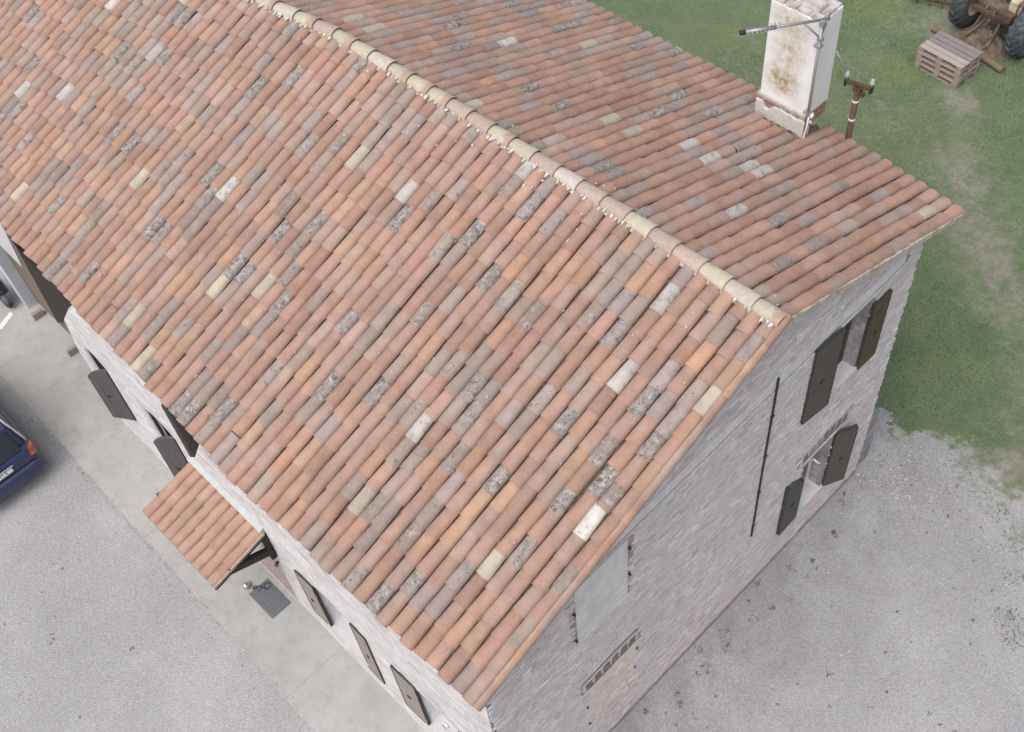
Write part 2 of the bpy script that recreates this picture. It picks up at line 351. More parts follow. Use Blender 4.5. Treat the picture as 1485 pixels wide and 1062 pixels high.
def make_pebbles():
    P = []; S = []; K = []
    def scatter(n, fx, fy, s0, s1, cond=None):
        x = fx(n); y = fy(n)
        if cond is not None: k = cond(x, y); x, y = x[k], y[k]
        P.append(np.column_stack([x, y])); S.append(rng.uniform(s0, s1, len(x)) * np.where(rng.random(len(x)) < .06, 1.9, 1))
    free = lambda x, y: ~((x < -.15) & (y > -6.25)) & (lawn_field(x, y) < .15)
    scatter(5500, lambda n: rng.uniform(-.1, 5, n), lambda n: rng.uniform(-6, 5.2, n), .006, .014, free)
    scatter(1700, lambda n: rng.normal(.5, .75, n), lambda n: rng.normal(4.2, .55, n), .008, .019, lambda x, y: ~((x < -.12) & (y < 4.2)) & (lawn_field(x, y) < .2) & (y < 5.6))
    scatter(3600, lambda n: rng.uniform(-15, -3, n), lambda n: rng.uniform(-9.8, -6.25, n), .006, .013, free)
    n0 = sum(len(q) for q in P)
    scatter(900, lambda n: rng.uniform(-15, -3, n), lambda n: -6.17 + np.abs(rng.normal(0, .07, n)), .005, .011)
    P = np.vstack(P); S = np.concatenate(S); n = len(P); Z0 = np.where(np.arange(n) >= n0, .03, 0)
    base = np.array([(1, 0, 0), (.2, .9, 0), (-.8, .5, 0), (-.7, -.6, 0), (.4, -.85, 0), (0.1, 0, .8)])
    tri = np.array([(0, 1, 5), (1, 2, 5), (2, 3, 5), (3, 4, 5), (4, 0, 5)])
    a = rng.uniform(0, 2 * PI, n); c, s = np.cos(a), np.sin(a); st = rng.uniform(.7, 1.3, n)
    bx = base[None, :, 0] * st[:, None]; by = np.broadcast_to(base[None, :, 1], (n, 6)); bz = np.broadcast_to(base[None, :, 2], (n, 6))
    V = np.stack([P[:, 0, None] + (bx * c[:, None] - by * s[:, None]) * S[:, None], P[:, 1, None] + (bx * s[:, None] + by * c[:, None]) * S[:, None], bz * S[:, None] * .9 + .001 + Z0[:, None]], 2).reshape(-1, 3)
    F = (tri[None] + (np.arange(n) * 6)[:, None, None]).reshape(-1, 3)
    t = rng.random(n); g = np.where(t[:, None] < .5, np.array([[.40, .38, .37]]), np.where(t[:, None] < .78, np.array([[.27, .25, .235]]), np.array([[.52, .505, .49]]))) * rng.uniform(.75, 1.2, (n, 1))
    C = np.repeat(np.column_stack([g, np.ones(n)]), 6, 0)
    tag(np_mesh('gravel', V, F, M_PEB, C), 'loose pebbles lying on the gravel yard', 'gravel', kind='stuff')
make_pebbles()

def weed_clump(cx, cy, r, n, green):
    b_v = []; b_f = []; cols = []
    for k in range(n):
        a = random.uniform(0, 2 * PI); q = r * math.sqrt(random.random()); x, y = cx + q * math.cos(a), cy + q * math.sin(a); h = random.uniform(.015, .05); l = random.uniform(.015, .04); t = random.uniform(0, 2 * PI); w2 = random.uniform(.006, .013)
        i = len(b_v); b_v += [(x - w2 * math.sin(t), y + w2 * math.cos(t), .002), (x + w2 * math.sin(t), y - w2 * math.cos(t), .002), (x + l * math.cos(t), y + l * math.sin(t), h)]; b_f.append((i, i + 1, i + 2))
        c = [v * random.uniform(.7, 1.3) for v in green]; cols += [(*c, 1)] * 3
    return b_v, b_f, cols
wv, wf, wc = [], [], []
spots = [(3.3, 3.0, .26, 120), (3.55, 2.75, .2, 70), (2.6, 4.3, .25, 60), (2.95, 3.75, .2, 30), (2.1, 4.6, .2, 50), (1.2, 4.5, .2, 30)]
for k in range(60): spots.append((random.uniform(.0, 4.4), random.uniform(-2.5, 4.4), random.uniform(.015, .045), random.randint(3, 9)))
for k in range(26): spots.append((-.12 + random.uniform(0, .5), random.uniform(-4.5, 3.2), random.uniform(.03, .10), random.randint(8, 20)))
for k in range(22): spots.append((random.uniform(-13, -4), random.uniform(-9, -6.2), random.uniform(.02, .04), random.randint(3, 7)))
for (x, y, r, n) in spots:
    v, f, c = weed_clump(x, y, r, n, (.165, .19, .105) if n > 30 else (.16, .155, .105)); o = len(wv); wv += v; wf += [tuple(i + o for i in q) for q in f]; wc += c
tag(np_mesh('weeds', np.array(wv), np.array(wf), M_BLADE, np.array(wc)), 'sparse weeds growing through the gravel', 'weeds', kind='stuff')

# concrete pavement along the front: separate slabs with open joints
pv = MB(); edges_x = [.6, -4.42, -8.75, -13.1, -17.6]
for a, b in zip(edges_x[:-1], edges_x[1:]):
    y = lambda x: -6.17 + .016 * (x + 4) * -1
    v = [(b + .002, y(b), .0), (a - .002, y(a), .0), (a - .002, -4.2, .0), (b + .002, -4.2, .0)]
    pv.add(v + [(p[0], p[1], .03) for p in v], [(4, 5, 6, 7), (0, 1, 5, 4), (1, 2, 6, 5), (2, 3, 7, 6), (3, 0, 4, 7)])
PV = tag(pv.build('pavement', M_PAVE), 'concrete pavement slabs along the front wall', kind='structure')
mk = MB(); mk.add([(-15.36, -5.40, .036), (-15.24, -5.38, .036), (-15.42, -4.98, .036), (-15.54, -5.0, .036)], [(0, 1, 2, 3)])
tag(mk.build('painted_marking', simple('white_road_paint', (.72, .71, .69), .8, .1, 20), fix=False), 'short white painted stripe on the pavement', kind='structure')

# ------------------------------------------------------------------ THE FARMHOUSE
HOUSE = tag(empty('farmhouse', (0, 0, 0)), 'long brick farmhouse with mottled terracotta tile roof and shuttered gable', 'house')
HR, HF, AF, HB, BB = 8.045, 6.039, 5.174, 6.436, 4.278
GW, FW, BW = -.1965, -4.9113, 3.689
XL = -19.0                                        # far end, beyond the frame

# --- walls, cut with openings by 2D fills
def wall_panel(name, outer, holes, thick, to3d, m, parent):
    cu = bpy.data.curves.new(name, 'CURVE'); cu.dimensions = '2D'; cu.fill_mode = 'BOTH'; cu.extrude = thick / 2
    for poly in [outer] + holes:
        sp = cu.splines.new('POLY'); sp.points.add(len(poly) - 1); sp.use_cyclic_u = True
        for p, q in zip(sp.points, poly): p.co = (q[0], q[1], 0, 1)
    tmp = bpy.data.objects.new('tmp', cu); me = bpy.data.meshes.new_from_object(tmp); bpy.data.objects.remove(tmp)
    for v in me.vertices: v.co = to3d(v.co.x, v.co.y, v.co.z + thick / 2)       # depth 0..thick
    bm = bmesh.new(); bm.from_mesh(me); bmesh.ops.remove_doubles(bm, verts=bm.verts, dist=1e-4); bmesh.ops.recalc_face_normals(bm, faces=bm.faces); bm.to_mesh(me); bm.free()
    me.materials.clear(); me.materials.append(m); me.name = name
    o = link(bpy.data.objects.new(name, me)); o.parent = parent; return o
def rect(a, b, c, d): return [(a, c), (b, c), (b, d), (a, d)]
def arch(a, b, c, d, rise=.14, n=8):
    """flat sill, segmental arched head springing at d-rise"""
    pts = [(a, c), (b, c)]; 
    for k in range(n + 1):
        t = k / n; x = b + (a - b) * t; pts.append((x, d - rise + rise * (1 - (2 * t - 1) ** 2)))
    return pts
# gable: (y, z); openings
G_UP = (1.78, 2.53, 4.30, 5.86); G_LO = (1.69, 2.42, 1.0, 2.58)
zr = lambda y: HR - .3877 * abs(y) if y < 0 else HR - .3761 * y
gable_outer = [(FW, 0), (BW, 0), (BW, zr(BW) - .23), (0, HR - .23), (FW, zr(FW) - .23)]
GABLE = wall_panel('gable_wall', gable_outer, [rect(*G_UP), arch(*G_LO)], .42, lambda u, v, w: (GW - w, u, v), M_MORTAR, HOUSE)
# front: (x, z)
F_W1 = (-10.62, -9.88, 1.40, 3.13); F_W2 = (-8.80, -7.84, .98, 3.06); F_TRI = (-7.15, -6.46, 4.30, 5.75)
F_DOOR = (-6.92, -5.62, .032, 2.25); F_WA = (-4.46, -3.56, .84, 2.42); F_WC = (-2.06, -1.18, .86, 2.42)
front_outer = [(GW - .42, 0), (GW - .42, 5.93), (-9.3, 5.93), (-9.3, 5.25), (-9.88, 4.67), (-10.86, 3.56), (-11.22, 2.43), (-11.26, 0)]
F_HOLES = [arch(*F_W1), arch(*F_W2), rect(*F_TRI), rect(*F_DOOR), arch(*F_WA, .1), arch(*F_WC, .1)]
FRONT = wall_panel('front_wall', front_outer, F_HOLES, .40, lambda u, v, w: (u, FW + w, v), M_WHITEWALL, HOUSE)
b = MB(); b.box(GW - .42, GW - .001, FW, FW + .4, 0, 5.90); b.build('front_corner', M_WHITEWALL, HOUSE)
b = MB(); b.box(XL, GW - .43, BW - .4, BW, 0, 6.4); b.build('back_wall', M_WHITEWALL, HOUSE)
b = MB(); b.box(XL, XL + .4, FW + .45, BW - .41, 0, 6.2); b.build('end_wall', M_WHITEWALL, HOUSE)
# far-left carriage opening: white upper wall, pier, gate
b = MB(); b.prism([(-12.30, 5.95), (-12.34, 4.6), (-12.83, 3.27), (-17.5, 3.27), (-17.5, 5.95)], 1, -4.72, -4.695); b.build('upper_wall', M_WHITEWALL, HOUSE)
b = MB(); b.box(-18.9, -15.3, -4.675, -4.45, 0, 5.5); b.build('pier', M_PIER_SHADE, HOUSE)
gate = MB(); gate.box(-15.3, -9.2, -4.36, -4.30, .03, 5.6); GATE = gate.build('gate', M_GATE_D, HOUSE)
for k in range(9):
    b = MB(); x = -15.29 + k * .235; b.box(x, x + .225, -4.45 + random.uniform(0, .006), -4.362, .035, 4.2); b.build('plank', M_GATE, GATE)
dk = MB(); dk.prism([(-13.35, 5.7), (-13.46, 3.74), (-14.2, .28), (-12.9, 1.58), (-9.1, 1.7), (-9.1, 5.7)], 1, -4.50, -4.47); HANG = dk.build('gate_board', M_GATE_D, HOUSE)
for k in range(7):
    b = MB(); x0 = -13.2 + k * .6; b.box(x0, x0 + .57, -4.525, -4.502, 3.75 if k == 0 else 1.72, 5.68); b.build('plank', M_GATE_D, HANG)

def bricks(name, to3d, normal, uv_rects, outer_test, holes, m_mass, m_one, palette, singles, part_parent, L=.262, Hh=.0675, proud=.012, tint=None):
    """running-bond bricks as real pieces standing proud of the joints"""
    (u0, u1, v0, v1) = uv_rects; cen = []; half = []; col = []
    rows = int((v1 - v0) / Hh)
    for r in range(rows):
        v = v0 + (r + .5) * Hh; u = u0 - random.uniform(0, L) + (L / 2 if r % 2 else 0)
        while u < u1:
            l = L * random.uniform(.93, 1.06) if random.random() > .35 else L * .52
            a, bb = u + .003, u + l - .003; u += l
            a = max(a, u0 + .002); bb = min(bb, u1 - .002)
            if bb - a < .05: continue
            if not (outer_test(a, v) and outer_test(bb, v)): continue
            if any(a < h[1] + .0 and bb > h[0] - .0 and v - Hh / 2 < h[3] and v + Hh / 2 > h[2] for h in holes): continue
            cen.append(((a + bb) / 2, v + random.uniform(-.0025, .0025))); half.append(((bb - a) / 2, Hh / 2 - random.uniform(.006, .012), proud * random.uniform(.8, 1.15)))
            c = random.choices(palette, [p[3] for p in palette])[0]; k = random.uniform(.90, 1.10); tn = tint((a + bb) / 2, v) if tint else (1, 1, 1); col.append((c[0] * k * tn[0], c[1] * k * tn[1], c[2] * k * tn[2], 1))
    cen = np.array(cen); half = np.array(half); col = np.array(col); n = len(cen)
    base = np.array([(-1, -1, -.4), (1, -1, -.4), (1, 1, -.4), (-1, 1, -.4), (-.992, -.84, 1), (.992, -.84, 1), (.992, .84, 1), (-.992, .84, 1)])
    fc = np.array([(4, 5, 6, 7), (0, 1, 5, 4), (1, 2, 6, 5), (2, 3, 7, 6), (3, 0, 4, 7)])
    P3 = np.array([to3d(u, v, 0) for u, v in cen]); size = seen_size(P3, np.broadcast_to(normal, P3.shape)) * half[:, 0]
    pick = np.zeros(n, bool)
    if singles: pick[np.argsort(-size)[:singles]] = True
    loc = base[None] * half[:, None, :]; loc = loc + rng.normal(0, .0012, loc.shape)
    loc[:, :, :2] += cen[:, None, :]
    e0 = np.array(to3d(0, 0, 0)); eu = np.array(to3d(1, 0, 0)) - e0; ev = np.array(to3d(0, 1, 0)) - e0; ew = np.array(to3d(0, 0, 1)) - e0
    W3 = e0 + loc[..., 0:1] * eu + loc[..., 1:2] * ev + loc[..., 2:3] * ew
    rest = np.where(~pick)[0]; V = W3[rest].reshape(-1, 3); F = (fc[None] + (np.arange(len(rest)) * 8)[:, None, None]).reshape(-1, 4)
    o = np_mesh('remaining_bricks', V, F, m_mass, np.repeat(col[rest], 8, 0), parent=part_parent); o['kind'] = 'stuff'
    if singles:
        variants = []
        for q in range(5):
            me = bpy.data.meshes.new('brick'); bb = base * np.array([.125, .027, proud]); bb = bb + rng.normal(0, .0010, bb.shape)
            me.from_pydata([tuple(e0 * 0 + p[0] * eu + p[1] * ev + p[2] * ew) for p in bb], [], [tuple(f) for f in fc]); me.materials.append(m_one); me.polygons.foreach_set('use_smooth', [False] * 5); me.update(); variants.append(me)
        ax = [int(np.argmax(abs(eu))), int(np.argmax(abs(ev))), int(np.argmax(abs(ew)))]
        for i in np.where(pick)[0]:
            o = bpy.data.objects.new('brick', random.choice(variants)); link(o); o.parent = part_parent; o.location = P3[i]; o.color = col[i]
            s = [1, 1, 1]; s[ax[0]] = half[i, 0] / .125; s[ax[1]] = half[i, 1] / .027; s[ax[2]] = half[i, 2] / proud; o.scale = s
PAL_G = [(.635, .58, .575, 5), (.60, .575, .595, 3), (.67, .635, .63, 3), (.53, .485, .485, 2), (.645, .545, .515, 2.6), (.58, .50, .45, 1.2), (.73, .71, .70, 2), (.45, .415, .41, .7)]
g_test = lambda y, z: z < zr(y) - .24
PATCH = (-3.38, -2.44, 4.36, 5.86); BLIND = (-3.28, -2.34, 1.02, 2.86)
def g_tint(y, z):
    if -3.26 < y < -2.34 and 1.0 < z < 2.56: return (1.12, 1.06, .98)          # pale infill of the blocked window
    t = min(1, max(0, (2.2 - z) / 2.2)); return (1 + .05 * t, 1 - .02 * t, 1 - .03 * t)
bricks('gable', lambda u, v, w: (GW + w, u, v), (1, 0, 0), (FW + .001, BW - .001, 0.02, 8.0), g_test, [G_UP, (1.69, 2.42, 1.0, 2.60), (1.54, 2.76, 2.72, 3.05), (-4.3, 3.3, 5.99, 6.27), PATCH, (-3.36, -2.24, 2.52, 2.94)], M_BRICK_A, M_BRICK_O, PAL_G, 300, GABLE, L=.165, Hh=.062, proud=.018, tint=g_tint)
PAL_W = [(.60, .585, .595, 5), (.565, .545, .555, 3), (.63, .62, .625, 3), (.53, .485, .49, 1.2)]
def f_test(x, z):
    if z > 5.9: return False
    return x > np.interp(z, [0, 2.43, 3.56, 4.67, 5.25, 6], [-11.24, -11.2, -10.84, -9.86, -9.28, -9.28])
bricks('front', lambda u, v, w: (u, FW - w, v), (0, -1, 0), (-11.26, GW - .002, 0.05, 5.92), f_test, [(h[0] - .10, h[1] + .10, h[2] - .08, h[3] + .12) for h in (F_W1, F_W2, F_TRI, F_DOOR, F_WA, F_WC)], M_BRICK_W, None, PAL_W, 0, FRONT, proud=.009)

# --- plaster band, patches, arches on the gable
b = MB(); b.box(GW, GW + .010, -4.25, 3.25, 6.02, 6.24); b.build('plaster_band', M_PLASTER, HOUSE)
b = MB(); b.prism(rect(*PATCH), 0, GW, GW + .008); b.build('plaster_patch', M_PLASTER, HOUSE)
for yj in (-3.36, -2.36):
    b = MB(); b.box(GW, GW + .006, yj, yj + .12, 1.0, 2.5); b.build('plaster_jamb', M_PLASTER, HOUSE)
M_VOUS = simple('arch_brick_dark', (.23, .205, .18), .95, .3, 20, .1, bump=.5); M_VOUS2 = simple('arch_brick_pale', (.36, .30, .27), .95, .25, 20, .1)
M_ARCHBED = simple('arch_mortar', (.60, .575, .57), .95, .12, 20, .1, bump=.4)
def arch_bricks(y0, y1, z, n, rise, pale):
    bed = MB(); bed.prism([(y0 - .03, z - .115)] + [(y0 - .03 + (y1 - y0 + .06) * k / 8, z + .115 + rise * (1 - (k / 4 - 1) ** 2)) for k in range(9)] + [(y1 + .03, z - .115)] + [(y1 - (y1 - y0) * k / 8, z - .112 + rise * (1 - (k / 4 - 1) ** 2)) for k in range(1, 8)], 0, GW + .0005, GW + .012)
    A = bed.build('arch', M_ARCHBED, HOUSE)
    for k in range(n):
        t = (k + .5) / n; y = y0 + (y1 - y0) * t; zz = z + rise * (1 - (2 * t - 1) ** 2); wd = (y1 - y0) / n
        b = MB(); hw = wd * .36
        b.box(-.002, .012 + random.uniform(0, .01), -hw, hw, -.10, .10, Matrix.Translation((GW + .012, y, zz)) @ Matrix.Rotation((.5 - t) * .35, 4, 'X'), taper=.006)
        b.build('voussoir', M_VOUS2 if k in pale else M_VOUS, A)
arch_bricks(-3.34, -2.26, 2.70, 6, .04, ())
arch_bricks(1.56, 2.74, 2.84, 7, .09, (1, 2))

# --- windows, sills
def window(parent, face, u0, u1, z0, z1, inset, mat=M_SH_BROWN, sill=True, sill_m=M_PLASTER):
    """face 'g' (plane x=GW, u=y) or 'f' (plane y=FW, u=x): frame set back in the reveal, pane inside"""
    def bx(mb, a, b, c, d, d0, d1):
        if face == 'g': mb.box(GW - d1, GW - d0, a, b, c, d)
        else: mb.box(a, b, FW + d0, FW + d1, c, d)
    f = MB(); t = .06
    bx(f, u0, u0 + t, z0, z1, inset, inset + .06); bx(f, u1 - t, u1, z0, z1, inset, inset + .06); bx(f, u0 + t, u1 - t, z0, z0 + t, inset, inset + .06); bx(f, u0 + t, u1 - t, z1 - t, z1, inset, inset + .06)
    m = (u0 + u1) / 2; bx(f, m - .035, m + .035, z0 + t, z1 - t, inset - .004, inset + .056)
    W = f.build('window', mat, parent)
    for (a, b2) in ((u0 + t, m - .035), (m + .035, u1 - t)):
        p = MB(); bx(p, a, b2, z0 + t, z1 - t, inset + .025, inset + .035); p.build('pane', M_GLASS, W)
    bk = MB(); bx(bk, u0 - .1, u1 + .1, z0 - .1, z1 + .1, inset + .20, inset + .24); bk.build('dark_backing', M_DECK, W)  # dark sheet added behind the panes, stands for the unlit interior
    if sill:
        s = MB(); bx(s, u0 - .06, u1 + .06, z0 - .05, z0 + .012, -.035, inset + .0); s.build('sill', sill_m, W)
    return W
window(HOUSE, 'g', *G_UP, .20); window(HOUSE, 'g', *G_LO, .24, M_WHITEPL)
window(HOUSE, 'f', *F_WA, .22, M_WHITEPL, True, M_WHITEWALL); window(HOUSE, 'f', *F_WC, .22, M_WHITEPL, True, M_WHITEWALL)
for h in (F_W1, F_W2, F_TRI): window(HOUSE, 'f', *h, .03, M_EDGE, False)  # dark frames set shallow so these openings look unlit inside

# --- shutters: battens + one part per plank
def shutter(hinge, d, wd, z1, m, n=3, arch_rise=0.0, edge=None, thick=.045, label=None, latch=True, flip=1, lip=True):
    h = Vector(hinge); d = Vector((d[0], d[1], 0)).normalized(); nrm = Vector((d.y, -d.x, 0)) * flip; z0 = h.z
    M = Matrix(((d.x, nrm.x, 0, h.x), (d.y, nrm.y, 0, h.y), (0, 0, 1, 0), (0, 0, 0, 1)))
    def top(s): return z1 - arch_rise * (s / wd) ** 2 if arch_rise > 0 else z1 + arch_rise * (1 - s / wd) ** 2
    b = MB(); H = z1 - z0
    v = []
    for yy in (-thick - .010, -thick - .001): v += [(.004, yy, z0 + .004), (wd - .004, yy, z0 + .004), (wd - .004, yy, top(wd) - .004), (.004, yy, top(0) - .004)]
    b.add(v, [(0, 1, 2, 3), (7, 6, 5, 4), (0, 4, 5, 1), (1, 5, 6, 2), (2, 6, 7, 3), (3, 7, 4, 0)], M)
    S = b.build('shutter', edge or m, HOUSE)
    if label: S['label'] = label
    for k in range(n):
        a, c = wd * k / n + .002, wd * (k + 1) / n - .002; off = random.uniform(0, .003)
        p = MB(); v = []
        for (yy) in (-thick + off, off): v += [(a, yy, z0), (c, yy, z0), (c, yy, top(c)), (a, yy, top(a))]
        p.add(v, [(0, 1, 2, 3), (7, 6, 5, 4), (0, 4, 5, 1), (1, 5, 6, 2), (2, 6, 7, 3), (3, 7, 4, 0)], M); p.build('plank', m, S)
    for zz in (z0 + .16 * H, z0 + .80 * H):
        g = MB(); g.box(-.02, wd * .75, .003, .010, zz - .014, zz + .014, M); g.build('hinge', m, S)
        g = MB(); g.box(.03, wd - .03, -thick - .030, -thick - .0105, zz - .045, zz + .045, M); g.build('batten', m, S)
    if latch:
        l = MB(); l.box(wd * .45, wd * .62, .004, .02, z0 + .48 * H, z0 + .48 * H + .012, M); l.box(wd * .52, wd * .54, .004, .02, z0 + .45 * H, z0 + .48 * H, M); l.build('latch', M_IRON, S)
    if lip:
        e = MB(); t = thick + .012
        if True: pass
        e.box(-.012, .0, -t, .008, z0, top(0), M); e.box(wd, wd + .010, -t, .008, z0, top(wd), M); e.box(0, wd, -t, .008, z0 - .012, z0 - .001, M)
        v = [(0, -t, top(0) + .001), (wd, -t, top(wd) + .001), (wd, .008, top(wd) + .001), (0, .008, top(0) + .001)]
        e.add(v + [(q[0], q[1], q[2] + .014) for q in v], [(0, 1, 2, 3), (7, 6, 5, 4), (0, 4, 5, 1), (1, 5, 6, 2), (2, 6, 7, 3), (3, 7, 4, 0)], M)
        e.build('edging', edge or M_EDGE, S)
    return S
# gable (outer faces look to +X)
shutter((GW + .10, 1.75, 4.30), (-.10, -1), .52, 6.02, M_SH_BROWN, 4, flip=-1)
shutter((GW + .05, 2.57, 4.27), (.02, 1), .40, 5.72, M_SH_OLIVE, 3, flip=1)
shutter((GW + .04, 2.46, 1.04), (.17, .36), .38, 2.62, M_SH_BROWN, 4, flip=1)
shutter((GW + .06, 1.67, 1.04), (.03, -1), .46, 2.52, M_SH_GREY, 3, -.30, flip=-1)
# front, ajar arched leaves at the far end
shutter((-9.90, FW - .02, 1.43), (-.41, -.25), .46, 2.95, M_SH_GREY, 3, .25, flip=-1, lip=False)
shutter((-7.86, FW - .02, .98), (-.46, -.24), .48, 2.95, M_SH_GREY, 3, .28, flip=-1, lip=False)
shutter((-6.47, FW - .01, 4.38), (.17, -.22), .30, 5.7, M_SH_BROWN, 2, flip=1)
# front, leaves folded flat against the wall
shutter((-4.45, FW - .022, .82), (-1, -.02), .43, 2.30, M_SH_TAUPE, 3, edge=M_EDGE, flip=-1, thick=.035)
shutter((-3.51, FW - .022, .66), (1, -.02), .36, 2.40, M_SH_TAUPE, 3, edge=M_EDGE, flip=1, thick=.035)
shutter((-2.06, FW - .022, .86), (-1, -.02), .50, 2.40, M_SH_TAUPE, 3, edge=M_EDGE, flip=-1, thick=.035)
shutter((-1.13, FW - .022, .84), (1, -.02), .42, 2.40, M_SH_TAUPE, 3, edge=M_EDGE, flip=1, thick=.035)

# --- door: pink tiled threshold in the recess, leaf, knob
th = MB(); th.box(F_DOOR[0], F_DOOR[1], FW - .015, FW + .40, .0305, .040); TH = th.build('threshold', M_PLASTER, HOUSE)
for i in range(5):
    for j in range(2):
        a = F_DOOR[0] + (F_DOOR[1] - F_DOOR[0]) * i / 5; c = F_DOOR[0] + (F_DOOR[1] - F_DOOR[0]) * (i + 1) / 5
        b = MB(); b.box(a + .007, c - .007, FW - .012 + j * .206 + .005, FW - .012 + (j + 1) * .206 - .005, .0402, .052); b.build('tile', M_THRESH, TH)
d = MB(); d.box(F_DOOR[0] + .05, F_DOOR[1] - .05, FW + .34, FW + .39, .055, F_DOOR[3]); D = d.build('door', M_SH_TAUPE, HOUSE)
for k in range(2):
    for (z0, z1) in ((.2, .95), (1.1, 2.05)):
        b = MB(); x0 = F_DOOR[0] + .15 + k * .55; b.box(x0, x0 + .42, FW + .325, FW + .339, z0, z1); b.build('panel', M_SH_TAUPE, D)
kn = MB(); kn.lathe([(0, .06), (.03, .05), (.036, .03), (.02, .01), (.018, 0)], 12, Matrix.Translation((-5.74, FW + .34, 1.05)) @ Matrix.Rotation(R(90), 4, 'X')); kn.build('handle', M_CHROME, D, True)
b = MB()
for k in range(12): pass
b.tube([(-5.585, FW - .06, 1.62), (-5.585, FW - .08, 1.57), (-5.585, FW - .06, 1.52), (-5.585, FW - .04, 1.57), (-5.585, FW - .06, 1.62)], .012, 6); b.box(-5.60, -5.57, FW - .05, FW + .0, 1.60, 1.63); b.build('knocker', M_IRON, HOUSE)

# --- wall lamps beside the right-hand window, conduit on gable
for (x, z) in ((-1.42, 2.14), (-1.36, 1.86)):
    b = MB(); b.lathe([(0, .0), (.052, .0), (.056, .03), (.040, .045)], 20, Matrix.Translation((x, FW - .006, z)) @ Matrix.Rotation(R(90), 4, 'X')); LMP = b.build('wall_lamp', M_WHITEPL, HOUSE, True)
    b = MB(); b.lathe([(.040, .045), (.034, .06), (.022, .06), (.020, .045)], 20, Matrix.Translation((x, FW - .006, z)) @ Matrix.Rotation(R(90), 4, 'X')); b.build('lamp_ring', M_LAMPGL, LMP, True)
b = MB(); b.tube([(GW + .03, .385, 6.28), (GW + .03, .39, 4.2), (GW + .03, .41, 2.06)], .017, 8); CON = b.build('conduit', M_IRON, HOUSE)
for z in (2.4, 3.4, 4.4, 5.4):
    b = MB(); b.box(GW, GW + .05, .375 , .425, z, z + .02); b.build('clip', M_IRON, CON)
for (y, z) in ((-2.42, 5.62), (-2.42, 4.92), (-3.42, 5.30), (-3.42, 4.52), (-2.26, 2.30), (-2.30, 1.66), (-3.32, 1.98), (-3.30, 1.28)):
    b = MB(); b.box(GW - .01, GW + .04, y - .014, y + .014, z - .012, z + .012); b.box(GW + .022, GW + .04, y - .009, y + .009, z + .01, z + .05); b.build('hinge_pin', M_IRON, HOUSE)
b = MB(); b.tube([(GW - .02, 1.98, 2.40), (GW + .05, 2.02, 2.32), (GW + .07, 2.10, 2.22)], .018, 8); b.build('handle', M_WHITEPL, HOUSE, True)
# stone buttress at the back corner, base course
b = MB(); b.add([(-.8, BW + .002, 0), (GW - .01, BW + .002, 0), (GW - .01, BW + .42, 0), (-.8, BW + .42, 0), (-.8, BW + .002, 1.95), (GW - .01, BW + .002, 1.95), (GW - .01, BW + .36, 1.5), (-.8, BW + .36, 1.5)], [(0, 3, 2, 1), (4, 5, 6, 7), (0, 1, 5, 4), (1, 2, 6, 5), (2, 3, 7, 6), (3, 0, 4, 7)]); b.build('buttress', M_MORTAR, HOUSE, bevel=.02)
b = MB(); b.box(GW, GW + .035, FW + .0, BW, 0, .12); b.build('base_course', M_MORTAR, HOUSE, bevel=.01)

# ------------------------------------------------------------------ ROOF
RX = [-20, -12, -9.27, -8.09, -6.85, -5.63, -4.44, -2.18, 0]; RY = [-.62, -.45, -.19, -.02, .01, .03, .03, .03, -.05]
EX = [-20, -10.7, -8.45, -7.29, -5.2, -4.37, -3.2, -2.12, -.95, .05]; EY = [-4.70, -4.98, -5.11, -5.15, -5.22, -5.30, -5.25, -5.25, -5.20, -5.18]
BX = [-20, -6.9, -5.13, -3.56, -1.9, -1.16, 0]; BY = [4.37, 4.37, 4.39, 4.45, 4.39, 4.35, 4.22]
def slope_pt(side, X, t):
    X = np.asarray(X, float); y0 = np.interp(X, RX, RY)
    if side == 'f': y1 = np.interp(X, EX, EY); z1 = HF
    else: y1 = np.interp(X, BX, BY); z1 = HB
    return np.stack([X + 0 * t, y0 + (y1 - y0) * t, HR + (z1 - HR) * t], -1)
def slope_normal(side):
    v = Vector((0, -AF, HF - HR)) if side == 'f' else Vector((0, BB, HB - HR)); v.normalize(); n = Vector((1, 0, 0)).cross(v)
    if n.z < 0: n = -n
    return np.array(v), np.array(n)
LENF, LENB = math.hypot(AF, HR - HF), math.hypot(BB, HR - HB)
PITCH = .205; LT = .44
def tile_shape(r1, r2, h1, h2, L, seg=7, th=.013):
    """half-round clay tile, narrow end up-slope at s=0, wide end at s=L; local (s, across, up)"""
    V = []; F = []
    for (s, r, h) in ((0, r1, h1), (L * .5, (r1 + r2) / 2, (h1 + h2) / 2), (L, r2, h2)):
        for k in range(seg + 1):
            a = PI * k / seg; V.append((s, -r * math.cos(a), h * math.sin(a) ** .9))
    n = seg + 1
    for j in range(2):
        for k in range(seg): F.append((j * n + k, j * n + k + 1, (j + 1) * n + k + 1, (j + 1) * n + k))
    b = len(V)
    for k in range(n):
        a = PI * k / seg; V.append((L, -(r2 - th) * math.cos(a), (h2 - th) * math.sin(a) ** .9))
    for k in range(seg): F.append((2 * n + k, 2 * n + k + 1, b + k + 1, b + k))
    b2 = len(V)
    for k in range(n):
        a = PI * k / seg; V.append((L - .05, -(r2 - th) * math.cos(a), (h2 - th) * math.sin(a) ** .9 - .004))
    for k in range(seg): F.append((b + k, b + k + 1, b2 + k + 1, b2 + k))
    return np.array(V), np.array(F)[:, ::-1].copy()
